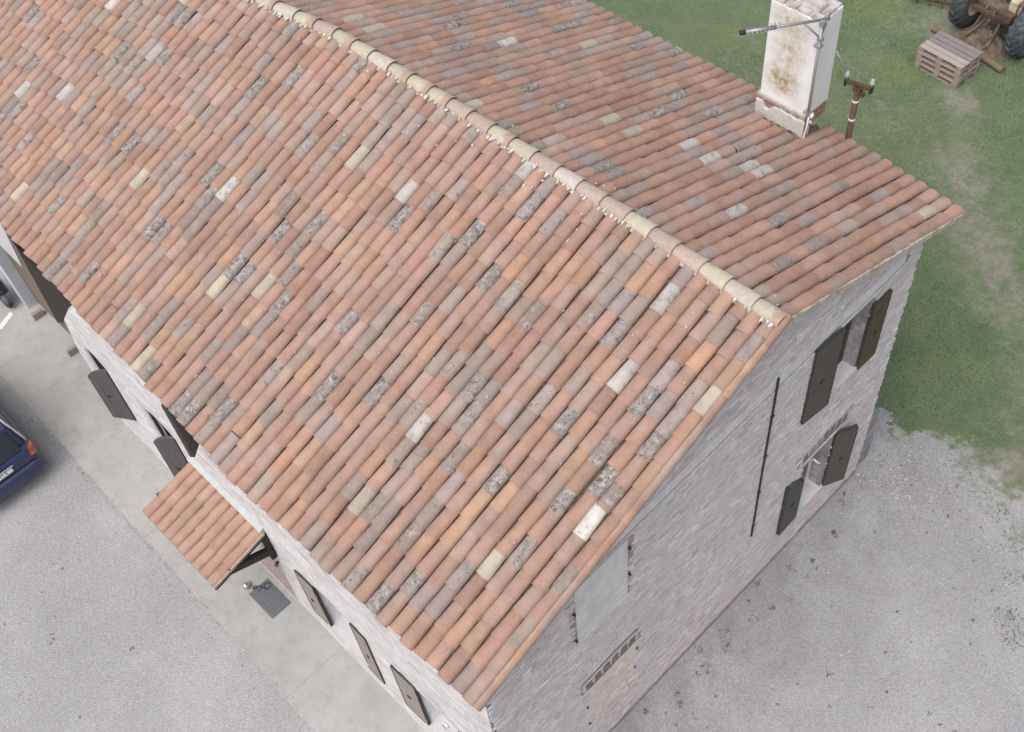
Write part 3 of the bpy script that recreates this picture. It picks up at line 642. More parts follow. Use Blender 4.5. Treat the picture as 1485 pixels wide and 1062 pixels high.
CLS = {'p': [(.405, .248, .193), (.39, .242, .188), (.42, .265, .205), (.375, .235, .183), (.40, .262, .21), (.41, .252, .19)],
       'o': [(.445, .285, .20), (.455, .275, .19), (.435, .29, .21), (.44, .265, .19)],
       'g': [(.345, .27, .23), (.335, .265, .23), (.36, .28, .237), (.34, .275, .243)],
       'v': [(.355, .285, .265), (.34, .278, .262), (.37, .297, .278)],
       'm': [(.395, .28, .232), (.41, .29, .242), (.38, .272, .228)],
       'c': [(.48, .42, .33), (.46, .41, .33)], 'w': [(.50, .465, .435), (.48, .45, .43)], 'W': [(.62, .59, .56)],
       'l': [(.37, .305, .275), (.35, .285, .255)], 'd': [(.31, .245, .21), (.33, .25, .21)]}
LICH = {'p': (0, .22), 'o': (0, .12), 'g': (.15, .5), 'v': (.2, .5), 'm': (.05, .3), 'c': (.15, .35), 'w': (.35, .5), 'W': (.15, .3), 'l': (.42, .8), 'd': (.5, .95)}
FM = [('c', -6.1, -3.37), ('c', -6.67, -3.71), ('w', -3.43, -1.58), ('w', -1.17, -1.53), ('w', -1.4, -0.51), ('w', -5.27, -1.25), ('W', -0.36, -2.96), ('w', -3.95, -0.25), ('c', -0.94, -4.1), ('l', -1.79, -2.3), ('w', -11.98, -1.5), ('w', -10.54, -1.59), ('w', -12.47, -3.17), ('c', -9.11, -3.33), ('d', -6.47, -3.36), ('d', -8.54, -1.22), ('d', -6.67, -2.26), ('d', -10.03, -2.9), ('d', -10.59, -3.93), ('l', -4.66, -0.87), ('d', -3.99, -1.22), ('d', -3.78, -2.33), ('d', -3.29, -1.54), ('l', -4.2, -1.63), ('l', -7.63, -4.73), ('l', -7.14, -4.49), ('d', -5.24, -4.79), ('d', -6.73, -4.97), ('l', -5.1, -4.03), ('d', -2.92, -4.46), ('d', -2.6, -4.46), ('g', -3.01, -4.19), ('d', -1.98, -4.5), ('d', -0.16, -3.68), ('d', -0.53, -2.62), ('l', -0.74, -3.02), ('l', -1.35, -2.34), ('d', -0.74, -2.2), ('d', -0.37, -1.87), ('l', -1.55, -3.41), ('d', -4.21, -3.77), ('l', -3.58, -3.41), ('l', -4.6, -3.03), ('g', -4.11, -4.12), ('d', -5.83, -5.0), ('d', -4.99, -1.61), ('d', -4.87, -1.26), ('d', -6.62, -1.23), ('v', -6.27, -0.86), ('v', -5.77, -0.59), ('v', -8.04, -1.94), ('v', -3.06, -0.57), ('v', -1.66, -0.86), ('v', -1.9, -0.9), ('d', -2.64, -1.52), ('l', -2.58, -2.65), ('g', -2.78, -3.74), ('g', -2.5, -3.7), ('l', -2.14, -5.1), ('g', -4.01, -5.09), ('l', -8.71, -4.62), ('d', -6.02, -2.66), ('o', -0.9, -2.59), ('o', -1.84, -3.14), ('o', -1.49, -4.15), ('o', -3.81, -4.39), ('o', -0.76, -4.82), ('o', -2.8, -1.93), ('o', -3.04, -3.86), ('o', -1.31, -1.43)]
BM = [('d', -3.38, 0.72), ('d', -3.2, .72), ('d', -5.34, 1.21), ('w', -2.82, 1.96), ('w', -3.19, 1.96), ('w', -2.18, 2.58), ('w', -2.39, 2.27), ('c', -3.81, 1.68), ('c', -4.22, 1.64), ('d', -6.79, 1.17), ('d', -6.72, 1.51), ('v', -6.04, 2.32), ('l', -4.79, 3.16), ('l', -3.9, 2.9), ('l', -0.73, 0.75), ('c', -8.34, 0.54), ('c', -7.97, 0.5), ('v', -3.22, 2.69), ('l', -1.09, 1.85)]
def gen_tiles(side):
    vdir, nrm = slope_normal(side); LEN = LENF if side == 'f' else LENB; rows = 15 if side == 'f' else 12; expo = LEN / rows
    x_end = -16.6 if side == 'f' else -10.5; ncol = int((-x_end) / PITCH)
    out = []
    for c in range(ncol):
        X0 = -.085 - c * PITCH + random.uniform(-.007, .007); stag = random.uniform(-.055, .055); drift = random.uniform(-.012, .012); cp = random.random()
        for r in range(rows):
            s_low = (r + 1) * expo + stag + random.uniform(-.025, .025)
            if random.random() < .012: s_low += random.uniform(.03, .07)
            if r == rows - 1: s_low = LEN + random.uniform(-.02, .03)
            if r == 0: s_low = max(s_low, expo * .75)
            t = s_low / LEN; pt = slope_pt(side, X0 + drift * math.sin(r * .7 + cp * 6) + random.uniform(-.004, .004), t)
            patch = vnoise(np.array([X0 * 1.0]), np.array([t * LEN]), .8, 21 if side == 'f' else 22)[0]
            old = .25 + 2.0 * patch ** 1.6
            wts = {'p': 50, 'o': 6 if side == 'f' else 3, 'g': 13 * old, 'v': 5 * old, 'm': 17, 'c': .6, 'w': .4, 'l': 2.6 * old, 'd': 2.0 * old}
            if side == 'b': wts['p'] = 66; wts['g'] *= .8
            if side == 'f' and X0 > -4: wts['o'] = 9
            cl = random.choices(list(wts), list(wts.values()))[0]
            out.append([pt, cl, X0, pt[1], (s_low - .055) / LT if r == 0 else 1.0])
    for (cl, x, y) in (FM if side == 'f' else BM):
        best = min(out, key=lambda o: (o[2] - x) ** 2 * 3 + (o[3] - (y - (.17 if side == 'f' else -.17))) ** 2); best[1] = cl
    res = []
    for pt, cl, X0, y, lf in out:
        col = np.array(random.choice(CLS[cl])) * random.uniform(.9, 1.1); a, b2 = LICH[cl]
        s = vdir + nrm * random.uniform(-.024, -.005) * -1.0 + np.array([random.gauss(0, .015), 0, 0]); s = s / np.linalg.norm(s)
        res.append((pt, s, nrm, col, random.uniform(a, b2), min(lf, 1.0)))
    return res
ROOF = MB()
def deck(side):
    xs = np.linspace(-18.5, -.03, 40); top = []; 
    vdir, nrm = slope_normal(side); b = MB(); v = []
    for x in xs:
        for t, off in ((0, -.145), (.985, -.145), (.985, -.24), (0, -.24)): v.append(tuple(slope_pt(side, x, t) + nrm * off))
    f = []
    for i in range(len(xs) - 1):
        for k in range(4): f.append((i * 4 + k, i * 4 + (k + 1) % 4, (i + 1) * 4 + (k + 1) % 4, (i + 1) * 4 + k))
    f += [(0, 1, 2, 3), tuple((len(xs) - 1) * 4 + k for k in (3, 2, 1, 0))]
    ROOF.add(v, f)
deck('f'); deck('b')
ROOFO = ROOF.build('roof', M_DECK, HOUSE)
# pan tiles under the joints: one corrugated layer per slope
def pans(side):
    vdir, nrm = slope_normal(side); V = []; F = []; ncol = int((16.6 if side == 'f' else 10.5) / PITCH); m = 9
    rows = 15 if side == 'f' else 12
    ts = []
    for r in range(rows): ts += [(r / rows, .012), ((r + .999) / rows, -.004)]
    for (t, dz) in ts:
        for c in range(ncol * m + 1):
            ph = (c % m) / m; X = -.085 - (c / m) * PITCH; h = -.090 + dz + .034 * math.cos(2 * PI * ph)
            p = slope_pt(side, X, min(t, 1.0)) + nrm * (h + random.uniform(-.003, .003)); V.append(p)
    k = ncol * m + 1
    for j in range(len(ts) - 1):
        for c in range(k - 1): F.append((j * k + c, j * k + c + 1, (j + 1) * k + c + 1, (j + 1) * k + c))
    o = np_mesh('pan_tiles', np.array(V), np.array(F), M_PAN, smooth=True, parent=ROOFO); o['kind'] = 'stuff'
pans('f'); pans('b')
VARS = []
for q in range(6):
    VARS.append(tile_shape(.089 + random.uniform(-.004, .004), .1005 + random.uniform(-.004, .004), .062, .077 + random.uniform(-.005, .006), LT))
T_ALL = gen_tiles('f') + gen_tiles('b')
# skip tiles swallowed by the chimney
T_ALL = [t for t in T_ALL if not (-3.30 < t[0][0] < -2.40 and 3.92 < t[0][1] < 4.9)]
cent = np.array([t[0] for t in T_ALL]); nn = np.array([t[2] for t in T_ALL]); sz = seen_size(cent - .0, nn); top300 = set(np.argsort(-sz)[:300].tolist())
tile_mesh = []
for V, F in VARS:
    me = bpy.data.meshes.new('tile'); me.from_pydata([tuple(v) for v in V], [], [tuple(f) for f in F]); me.materials.append(M_TILE_O); me.polygons.foreach_set('use_smooth', [True] * len(me.polygons)); me.update()
    try: me.set_sharp_from_angle(angle=R(50))
    except Exception: pass
    tile_mesh.append(me)
massV, massF, massC, off = [], [], [], 0
for i, (pt, s, nrm, col, li, lf) in enumerate(T_ALL):
    a = np.cross(nrm, s); a /= np.linalg.norm(a); n2 = np.cross(s, a)
    roll = random.uniform(-.09, .09); a, n2 = a * math.cos(roll) + n2 * math.sin(roll), n2 * math.cos(roll) - a * math.sin(roll)
    q = random.randrange(6); V, F = VARS[q]
    org = pt - s * LT * lf - nrm * .075
    if i in top300:
        o = bpy.data.objects.new('tile', tile_mesh[q]); link(o); o.parent = ROOFO
        M = Matrix.Identity(4)
        for k in range(3): M[k][0] = s[k] * lf; M[k][1] = a[k]; M[k][2] = n2[k]; M[k][3] = org[k]
        o.matrix_world = M; o.color = (*col, li)
    else:
        massV.append(org + V[:, 0:1] * s * lf + V[:, 1:2] * a + V[:, 2:3] * n2); massF.append(F + off); off += len(V); massC.append(np.tile([*col, li], (len(V), 1)))
mo = np_mesh('remaining_tiles', np.vstack(massV), np.vstack(massF), M_TILE_A, np.vstack(massC), smooth=True, parent=ROOFO); mo['kind'] = 'stuff'
try: mo.data.set_sharp_from_angle(angle=R(50))
except Exception: pass

# ridge tiles, two-tone clay, lapped towards the gable
RV, RF = tile_shape(.098, .124, .064, .088, .45, 9, .014)
rm = bpy.data.meshes.new('ridge_tile'); rm.from_pydata([tuple(v) for v in RV], [], [tuple(f) for f in RF]); rm.polygons.foreach_set('use_smooth', [True] * len(rm.polygons)); rm.update()
def ridge_mat():
    n = NT('ridge_clay'); col, al = n.obj(); oc = n.objco(); sep = n.t.nodes.new('ShaderNodeSeparateXYZ'); n.t.links.new(oc, sep.inputs[0])
    k = n.math('ADD', sep.outputs[0], n.rng(n.noise(6, 4, .6), .3, .7, -.06, .06))
    c = n.mix(n.rng(k, .30, .36), col, (.43, .31, .245)); c = n.mix(n.math('MULTIPLY', al, 1.0), c, col)
    c = n.scalecol(c, n.rng(n.noise(16, 5, .7), .3, .7, .84, 1.14)); c = n.mix(n.rng(n.noise(24, 4, .7), .6, .72, 0, .5), c, (.34, .30, .26))
    n.bump(n.noise(60, 4, .7), .4, .01); return n.out(c, .93, .15)
rm.materials.append(ridge_mat())
try: rm.set_sharp_from_angle(angle=R(50))
except Exception: pass
seq = ['c', 'w', 'c', 'p', 'p', 'c', 'p', 'p', 'w', 'p', 'c', 'c', 'p', 'p', 'c', 'c', 'c', 'w', 'c', 'c', 'p', 'c', 'w', 'c', 'p', 'c']
RC = {'c': (.49, .445, .345), 'w': (.52, .455, .41), 'y': (.50, .45, .325), 'p': (.455, .36, .31)}
for i in range(26):
    x_low = .03 - i * .40 + random.uniform(-.012, .012); y = float(np.interp(x_low - .2, RX, RY)) + random.uniform(-.006, .006); y2 = float(np.interp(x_low - .46, RX, RY)); y1 = float(np.interp(x_low, RX, RY))
    o = link(bpy.data.objects.new('ridge_tile', rm)); o.parent = ROOFO
    s = Vector((.46, (y1 - y2), .012 + random.uniform(0, .006))).normalized(); a = Vector((0, 0, 1)).cross(s).normalized(); n2 = s.cross(a); org = Vector((x_low, y1, HR - .062)) - s * .46
    M = Matrix.Identity(4)
    for k in range(3): M[k][0] = s[k]; M[k][1] = a[k]; M[k][2] = n2[k]; M[k][3] = org[k]
    o.matrix_world = M; c = RC[seq[i]]; k = random.uniform(.93, 1.06); o.color = (c[0] * k, c[1] * k, c[2] * k, 1.0 if seq[i] in 'pw' else (0.0 if random.random() < .7 else 1.0))
# white mortar squeezed out along the front of the ridge
def blobs(name, items, m, parent):
    bm = bmesh.new()
    for (p, s, d, n) in items:
        r = bmesh.ops.create_icosphere(bm, subdivisions=1, radius=1.0); d = Vector(d); n = Vector(n); a = n.cross(d)
        M = Matrix(((d.x * s[0], a.x * s[1], n.x * s[2], p[0]), (d.y * s[0], a.y * s[1], n.y * s[2], p[1]), (d.z * s[0], a.z * s[1], n.z * s[2], p[2]), (0, 0, 0, 1)))
        for v in r['verts']:
            v.co = v.co * random.uniform(.7, 1.25); v.co = M @ v.co
    me = bpy.data.meshes.new(name); bm.to_mesh(me); bm.free(); me.materials.append(m); me.polygons.foreach_set('use_smooth', [True] * len(me.polygons))
    o = link(bpy.data.objects.new(name, me)); o.parent = parent; o['kind'] = 'stuff'; return o
vF, nF = slope_normal('f'); vB, nB = slope_normal('b'); it = []
for i in range(150):
    X = -.05 - i * .068
    if random.random() < .28 or vnoise(np.array([X]), np.array([0.]), 1.1, 31)[0] < .33: continue
    for k in range(random.choice((1, 1, 2))):
        dd = .118 + random.uniform(0, .03); p = slope_pt('f', X + random.uniform(-.03, .03), 0.0) + vF * dd + nF * random.uniform(-.02, .004)
        it.append((p, (random.uniform(.02, .08), random.uniform(.010, .032), .005), vF, nF))
for i in range(16): it.append((slope_pt('f', -random.uniform(.2, 9), 0.0) + vF * random.uniform(.2, .75) + nF * -.012, (random.uniform(.012, .035), random.uniform(.01, .02), .014), vF, nF))
for i in range(9): it.append((slope_pt('b', -random.uniform(.1, 8), 0.0) + vB * random.uniform(.14, .3) + nB * 0, (random.uniform(.01, .02), .014, .012), vB, nB))
for i in range(40):
    X = -5.4 + .0 * i; 
blobs('mortar_lumps', it, M_LIME, ROOFO)
it = []
for i in range(70):
    X = -random.uniform(.2, 9); t = random.uniform(.06, .97); it.append((slope_pt('f', X, t) + nF * -.012, (random.uniform(.012, .03), random.uniform(.008, .02), .010), vF, nF))
blobs('mortar_chips', it, simple('mortar_pinkish', (.50, .41, .37), .95, .2, 20, .1), ROOFO)
b = MB()
for k in range(27):
    x0, x1 = -.02 - k * .4, -.02 - (k + 1) * .4; y0, y1 = float(np.interp(x0, RX, RY)), float(np.interp(x1, RX, RY))
    v = [(x0, y0 - .135, HR - .115), (x1, y1 - .135, HR - .115), (x1, y1 + .135, HR - .115), (x0, y0 + .135, HR - .115), (x0, y0 - .045, HR - .035), (x1, y1 - .045, HR - .035), (x1, y1 + .045, HR - .035), (x0, y0 + .045, HR - .035)]
    b.add(v, [(0, 3, 2, 1), (4, 5, 6, 7), (0, 1, 5, 4), (2, 3, 7, 6)] + ([(3, 0, 4, 7)] if k == 0 else []))
b.build('ridge_mortar', M_VERGE, ROOFO)
# verge: tiles tipped over the gable edge on the front slope, mortar strips
for r in range(15):
    s_low = (r + 1) * LENF / 15; pt = slope_pt('f', .022, s_low / LENF) - nF * .062; s = vF + nF * .012 + np.array([random.uniform(-.012, .012), 0, 0]); s /= np.linalg.norm(s); a = np.cross(nF, s); n2 = np.cross(s, a); al = R(62) * (1 if a[0] < 0 else -1)
    a2, n3 = a * math.cos(al) + n2 * math.sin(al), n2 * math.cos(al) - a * math.sin(al)
    o = link(bpy.data.objects.new('verge_tile', tile_mesh[r % 6])); o.parent = ROOFO; org = pt - s * LT; M = Matrix.Identity(4)
    for k in range(3): M[k][0] = s[k]; M[k][1] = a2[k]; M[k][2] = n3[k]; M[k][3] = org[k]
    o.matrix_world = M @ Matrix.Diagonal((1, .62, .62, 1)); c = random.choice(CLS[random.choice('ppomo')]); o.color = (*c, random.uniform(0, .25))
def verge_strip(side, x0, x1, o0, o1, name, m):
    v, n = slope_normal(side); b = MB(); K = 16
    for k in range(K):
        P = []
        for t in (k / K, (k + 1) / K - .002):
            j0, j1 = random.uniform(-.006, .006), random.uniform(-.006, .006)
            for (x, o) in ((x0, o0), (x1 + j0, o0), (x1 + j1, o1 + j0), (x0, o1)): 
                p = slope_pt(side, 0, min(t, .998)); P.append((x, p[1] + n[1] * o, p[2] + n[2] * o))
        b.add(P, [(0, 1, 2, 3), (7, 6, 5, 4), (0, 4, 5, 1), (1, 5, 6, 2), (2, 6, 7, 3), (3, 7, 4, 0)])
    return b.build(name, m, ROOFO)
verge_strip('f', -.10, .035, -.175, -.108, 'verge_mortar', M_VERGE); verge_strip('b', -.08, .030, -.145, -.062, 'verge_mortar', M_VERGE)
# moss specks at the verge
blobs('moss', [(slope_pt('f', .035, t) + nF * -.10, (.05, .03, .02), vF, nF) for t in (.16, .17, .172, .93, .932)], simple('moss', (.13, .14, .05), .95, .3, 30), ROOFO)

# ------------------------------------------------------------------ CHIMNEY (part of the house)
CX0, CX1, CY0, CY1, CZ = -3.262, -2.438, 3.872, 4.372, 8.53
def chim_mat():
    n = NT('chimney_white_plaster'); sep = n.t.nodes.new('ShaderNodeSeparateXYZ'); n.t.links.new(n.g.outputs['Position'], sep.inputs[0])
    c = n.mix(n.rng(n.noise(3, 5, .65), .4, .7), (.84, .85, .87), (.77, .77, .775))
    sn = n.t.nodes.new('ShaderNodeSeparateXYZ'); n.t.links.new(n.g.outputs['Normal'], sn.inputs[0]); front = n.rng(sn.outputs[1], -.3, -.8)
    for (x, z, rx, rz, a, colr) in ((-2.92, 7.34, .30, .27, 1.8, (.38, .30, .14)), (-2.88, 7.85, .30, .40, 1.35, (.50, .44, .30)), (-2.9, 8.33, .36, .26, 1.3, (.48, .42, .29)), (-2.66, 7.05, .10, .12, .6, (.50, .43, .32)), (-2.70, 8.05, .14, .5, .32, (.55, .50, .42))):
        dx = n.math('DIVIDE', n.math('SUBTRACT', sep.outputs[0], x), rx); dz = n.math('DIVIDE', n.math('SUBTRACT', sep.outputs[2], z), rz)
        d = n.math('SQRT', n.math('ADD', n.math('MULTIPLY', dx, dx), n.math('MULTIPLY', dz, dz)))
        k = n.math('MULTIPLY', n.rng(d, 1.25, .0), n.rng(n.noise(8, 6, .72), .34, .62, 0, a)); k = n.math('MULTIPLY', k, front)
        cl = n.t.nodes.new('ShaderNodeClamp'); n.t.links.new(k, cl.inputs[0]); c = n.mix(cl.outputs[0], c, colr)
    n.bump(n.noise(30, 5, .65), .3, .01); return n.out(c, .9, .15)
M_CHIM = chim_mat(); M_CHBRICK = simple('chimney_old_brick', (.32, .215, .165), .95, .35, 16, .1, bump=.7, var2=(.42, .37, .33))
b = MB(); b.box(CX0, CX1, CY0, CY1, 6.93, CZ, taper=.004); CHIM = b.build('chimney', M_CHIM, HOUSE, bevel=.012)
b = MB(); b.box(CX0 + .01, CX1 - .012, CY0 + .012, CY1 - .01, 6.70, 6.93); b.box(CX0 + .01, CX1 - .012, CY0 + .012, 3.98, 5.9, 6.70); b.box(CX0 + .01, CX0 + .5, 3.98, CY1 - .01, 5.9, 6.70); b.build('chimney_base', M_CHBRICK, CHIM)
b = MB(); b.box(CX0 - .035, CX1 + .004, CY0 - .035, CY0 - .001, 6.885, 6.945); b.box(CX0 - .035, CX0 - .001, CY0 - .001, CY1, 6.885, 6.945); b.build('ledge', simple('ledge_worn', (.47, .40, .36), .95, .25, 14), CHIM, bevel=.008)
sk = []; K = 16
for k in range(K + 1):
    t = k / K; x = CX0 - .03 + (CX1 - CX0 + .04) * t; sk.append((x, 6.86 - .02 * math.sin(k * 2.1) - (.10 if 3 <= k <= 4 else 0) - random.uniform(0, .025) - .08 * (k == 5)))
sk2 = [(CX0 - .03 + (CX1 - CX0 + .04) * k / 8, 6.555 + random.uniform(-.03, .03)) for k in range(8, -1, -1)]
b = MB(); b.prism(sk + sk2, 1, CY0 - .05, CY0 + .008); b.build('flashing', M_LIME, CHIM, bevel=.01)
b = MB(); b.box(CX1 - .04, CX1 + .02, CY0 - .04, CY0 + .10, 6.5, 6.72); b.build('flashing', M_LIME, CHIM, bevel=.02)
# crusted brick top with open flue
M_CRUST = simple('chimney_top_mortar', (.50, .47, .455), .95, .25, 9, .1, bump=.8, var2=(.26, .19, .15))
for (a0, a1, c0, c1) in ((CX0 + .01, CX1 - .01, CY0 + .01, CY0 + .125), (CX0 + .01, CX1 - .01, CY1 - .125, CY1 - .01), (CX0 + .01, CX0 + .125, CY0 + .127, CY1 - .127), (CX1 - .125, CX1 - .01, CY0 + .127, CY1 - .127)):
    n = max(1, int(round(max(a1 - a0, c1 - c0) / .2))); 
    for k in range(n):
        b = MB()
        if a1 - a0 > c1 - c0: b.box(a0 + (a1 - a0) * k / n + .008, a0 + (a1 - a0) * (k + 1) / n - .008, c0, c1, CZ + .001, CZ + .035 + random.uniform(0, .02), taper=.012)
        else: b.box(a0, a1, c0 + (c1 - c0) * k / n + .008, c0 + (c1 - c0) * (k + 1) / n - .008, CZ + .001, CZ + .035 + random.uniform(0, .02), taper=.012)
        b.build('brick', M_CRUST if random.random() < .9 else M_CHBRICK, CHIM)
b = MB(); b.box(CX0 + .128, CX1 - .128, CY0 + .128, CY1 - .128, CZ - .01, CZ + .06, taper=.03); b.build('capping', M_CRUST, CHIM, bevel=.015)

# ------------------------------------------------------------------ CANOPY over the door (part of the house)
CT, CO = 2.90, 2.60; cx0, cx1 = -7.40, -5.44; cy0, cy1 = -4.955, -6.02
cdir = Vector((0, cy1 - cy0, CO - CT)); CL = cdir.length; cdir.normalize(); cn = Vector((0, -cdir.z, cdir.y)); cn = cn if cn.z > 0 else -cn
b = MB(); q = []
for x in (cx0, cx1):
    for (y, z, o) in ((cy0, CT, -.085), (cy1 + .03, CO, -.085), (cy1 + .03, CO, -.115), (cy0, CT, -.115)): q.append((x, y + cn.y * o, z + cn.z * o))
b.add(q, [(0, 1, 2, 3), (7, 6, 5, 4), (0, 4, 5, 1), (1, 5, 6, 2), (2, 6, 7, 3), (3, 7, 4, 0)])
CAN = b.build('porch_canopy', M_SH_TAUPE, HOUSE)
for i in range(10):
    for r in range(3):
        s_low = CL * (r + 1) / 3 + random.uniform(-.02, .02) * (r < 2); x = cx0 + .10 + i * (cx1 - cx0 - .19) / 9.0 + random.uniform(-.004, .004)
        s = (cdir + cn * random.uniform(.012, .026) + Vector((random.uniform(-.012, .012), 0, 0))).normalized(); a = cn.cross(s).normalized(); n2 = s.cross(a); org = Vector((x, cy0, CT)) + cdir * s_low - s * LT - cn * .075
        o = link(bpy.data.objects.new('tile', random.choice(tile_mesh))); o.parent = CAN; M = Matrix.Identity(4)
        for k in range(3): M[k][0] = s[k]; M[k][1] = a[k]; M[k][2] = n2[k]; M[k][3] = org[k]
        o.matrix_world = M; c = np.array(random.choice([(.44, .275, .205), (.45, .285, .21), (.43, .28, .215), (.42, .27, .21)])) * random.uniform(.97, 1.06); o.color = (*c, random.uniform(0, .08))
for sx, nm in ((cx0 + .03, -1), (cx1 - .03, 1)):
    b = MB()
    b.add([(sx - .035, cy0 + .04, CT - .105), (sx + .035, cy0 + .04, CT - .105), (sx + .035, cy1 + .02, CO - .105), (sx - .035, cy1 + .02, CO - .105), (sx - .035, cy0 + .04, CT - .19), (sx + .035, cy0 + .04, CT - .19), (sx + .035, cy1 + .02, CO - .19), (sx - .035, cy1 + .02, CO - .19)], [(3, 2, 1, 0), (4, 5, 6, 7), (0, 1, 5, 4), (1, 2, 6, 5), (2, 3, 7, 6), (3, 0, 4, 7)])
    b.build('rafter', M_BLACKWOOD, CAN)
    b = MB(); y0, z0, y1, z1 = FW - .03, 2.16, cy1 + .33, CO - .08
    b.add([(sx - .05, y0, z0), (sx + .05, y0, z0), (sx + .05, y1, z1), (sx - .05, y1, z1), (sx - .05, y0, z0 + .14), (sx + .05, y0, z0 + .14), (sx + .05, y1, z1 + .14), (sx - .05, y1, z1 + .14)], [(3, 2, 1, 0), (4, 5, 6, 7), (0, 1, 5, 4), (1, 2, 6, 5), (2, 3, 7, 6), (3, 0, 4, 7)]); b.build('brace', M_BLACKWOOD, CAN)
    b = MB(); b.box(sx - .04, sx + .04, FW - .11, FW - .012, 2.02, CT - .12); b.build('wall_post', M_BLACKWOOD, CAN)
b = MB(); b.box(cx0 - .01, cx1 + .01, cy1 + .005, cy1 + .035, CO - .15, CO - .085); b.build('fascia', M_SH_TAUPE, CAN)
b = MB(); b.prism([(cy0 + .04, CT - .1), (cy0 - .05, CT - .02), (cy0 - .05, CT + .0), (FW - .008, CT + .06), (FW - .008, CT - .1)], 0, cx0, cx1); b.build('flashing', simple('grey_mortar_flashing', (.50, .51, .52), .9, .12, 14), CAN)
b = MB()
v = [(cx1 + .001, cy0, CT - .10), (cx1 + .03, cy0, CT - .10), (cx1 + .03, cy1, CO - .10), (cx1 + .001, cy1, CO - .10)]; b.add(v + [(p[0], p[1], p[2] + .05) for p in v], [(0, 1, 2, 3), (7, 6, 5, 4), (0, 4, 5, 1), (1, 5, 6, 2), (2, 6, 7, 3), (3, 7, 4, 0)]); b.build('bargeboard', simple('bargeboard_tile', (.43, .32, .245), .93, .2, 14, .1), CAN)

# ------------------------------------------------------------------ THINGS BY THE FRONT WALL
b = MB(); b.box(-.34, .34, -.205, .205, 0, .018); MAT = tag(b.build('doormat', M_RUBBERMAT, bevel=.006), 'grey rubber doormat on the concrete before the front door', 'doormat'); MAT.location = (-6.05, -5.235, .031)
rb = MB()
for k in range(11): rb.box(-.32 + k * .06, -.30 + k * .06, -.185, .185, .0182, .023)
rb.build('rib', M_RUBBERMAT, MAT)
bowl = MB(); bowl.lathe([(0, .13), (.035, .125), (.062, .10), (.072, .062), (.062, .025), (.035, .004), (0, 0)], 20); BOWL = tag(bowl.build('garden_ball', M_CHROME, smooth=True), 'small shiny steel ball on the pavement beside the doormat', 'garden ball'); BOWL.location = (-6.53, -5.38, .031)
def curl(c, r, a0, a1, n=14): return [(c[0] + r * math.cos(a0 + (a1 - a0) * k / n), c[1] + r * math.sin(a0 + (a1 - a0) * k / n), .05) for k in range(n + 1)]
hk = MB(); hk.tube(curl((-6.40, -5.29), .035, .5, 5.0) + curl((-6.345, -5.24), .04, 3.6, -1.2), .010, 6); hk.tube(curl((-6.27, -5.12), .062, 0, 6.1) + [(-6.30, -5.19, .05), (-6.36, -5.22, .05)], .009, 6)
HOOK = tag(hk.build('wire_hook', M_IRON, smooth=True), 'curled black wire lying between steel ball and doormat', 'wire')
for k, (x, y, l) in enumerate(((-13.50, -4.64, 'grey stone guard block by the white wall end of the carriage opening'), (-14.93, -4.63, 'grey stone guard block at the foot of the pale blue pier'))):
    b = MB(); b.box(-.06, .06, -.13, .13, 0, .17, taper=.012); o = tag(b.build('guard_stone', M_STONE, bevel=.015), l, 'guard stone', 'guard stones at the carriage opening'); o.location = (x, y, .031)

# ------------------------------------------------------------------ ANTENNA, SERVICE POLE
AN = tag(empty('tv_antenna', (-2.385, 3.81, 6.62)), 'grey television aerial on a mast strapped to the white chimney', 'antenna')
A0 = Vector((-2.385, 3.81, 6.62))
def apart(mb, name, m, smooth=True):
    mb.v = [tuple(Vector(p) - A0) for p in mb.v]; return mb.build(name, m, AN, smooth)
b = MB(); b.tube([(-2.385, 3.81, 6.62), (-2.395, 3.82, 8.60)], .021, 10); apart(b, 'mast', M_GALV)
B0 = Vector((-2.36, 3.93, 8.62)); B1 = Vector((-3.04, 3.00, 8.62)); bd = (B1 - B0).normalized(); bs = Vector((-bd.y, bd.x, 0))
b = MB(); b.tube([B0, B1], .020, 8); BOOM = apart(b, 'boom', M_ALU)
b = MB(); b.tube([B0 + bd * .72, B1 - bd * .02], .030, 8); apart(b, 'boom_sleeve', M_ALU)
b = MB(); b.tube([B1 - bd * .02, B1 + bd * .05], .034, 8); apart(b, 'end_cap', M_IRON)
for k in range(9):
    p = B0 + bd * (.66 + .055 * k); b = MB(); b.tube([p - bs * .085 + Vector((0, 0, .01)), p + bs * .085 + Vector((0, 0, .01))], .006, 6); apart(b, 'element', M_ALU)
b = MB(); b.tube([(-2.392, 3.815, 8.36), tuple(B0 + bd * .36)], .013, 6); b.tube([(-2.392, 3.815, 8.36), tuple(B0 + bd * .02)], .013, 6); apart(b, 'brace', M_GALV)
for zc in ((8.32, 8.37), (8.55, 8.63)):
    b = MB(); b.box(-2.42, -2.352, 3.782, 3.848, *zc); apart(b, 'clamp', M_GALV, False)
for z in (7.05, 8.2):
    b = MB(); b.box(-2.46, -2.36, 3.79, 3.875, z, z + .03); apart(b, 'bracket', M_GALV, False)
b = MB(); b.tube([(-2.36, 3.80, 7.02), (-2.36, 3.78, 6.8), (-2.37, 3.76, 6.60), (-2.38, 3.62, 6.60)], .012, 6); apart(b, 'lead', M_WHITEPL)
b = MB(); b.lathe([(0, .05), (.035, .04), (.045, 0), (.035, -.04), (0, -.05)], 10, Matrix.Translation((-2.37, 3.87, 7.0))); b.lathe([(0, .03), (.025, .02), (.028, -.02), (0, -.03)], 10, Matrix.Translation((-2.36, 3.85, 6.9))); apart(b, 'junction_box', M_WHITEPL)

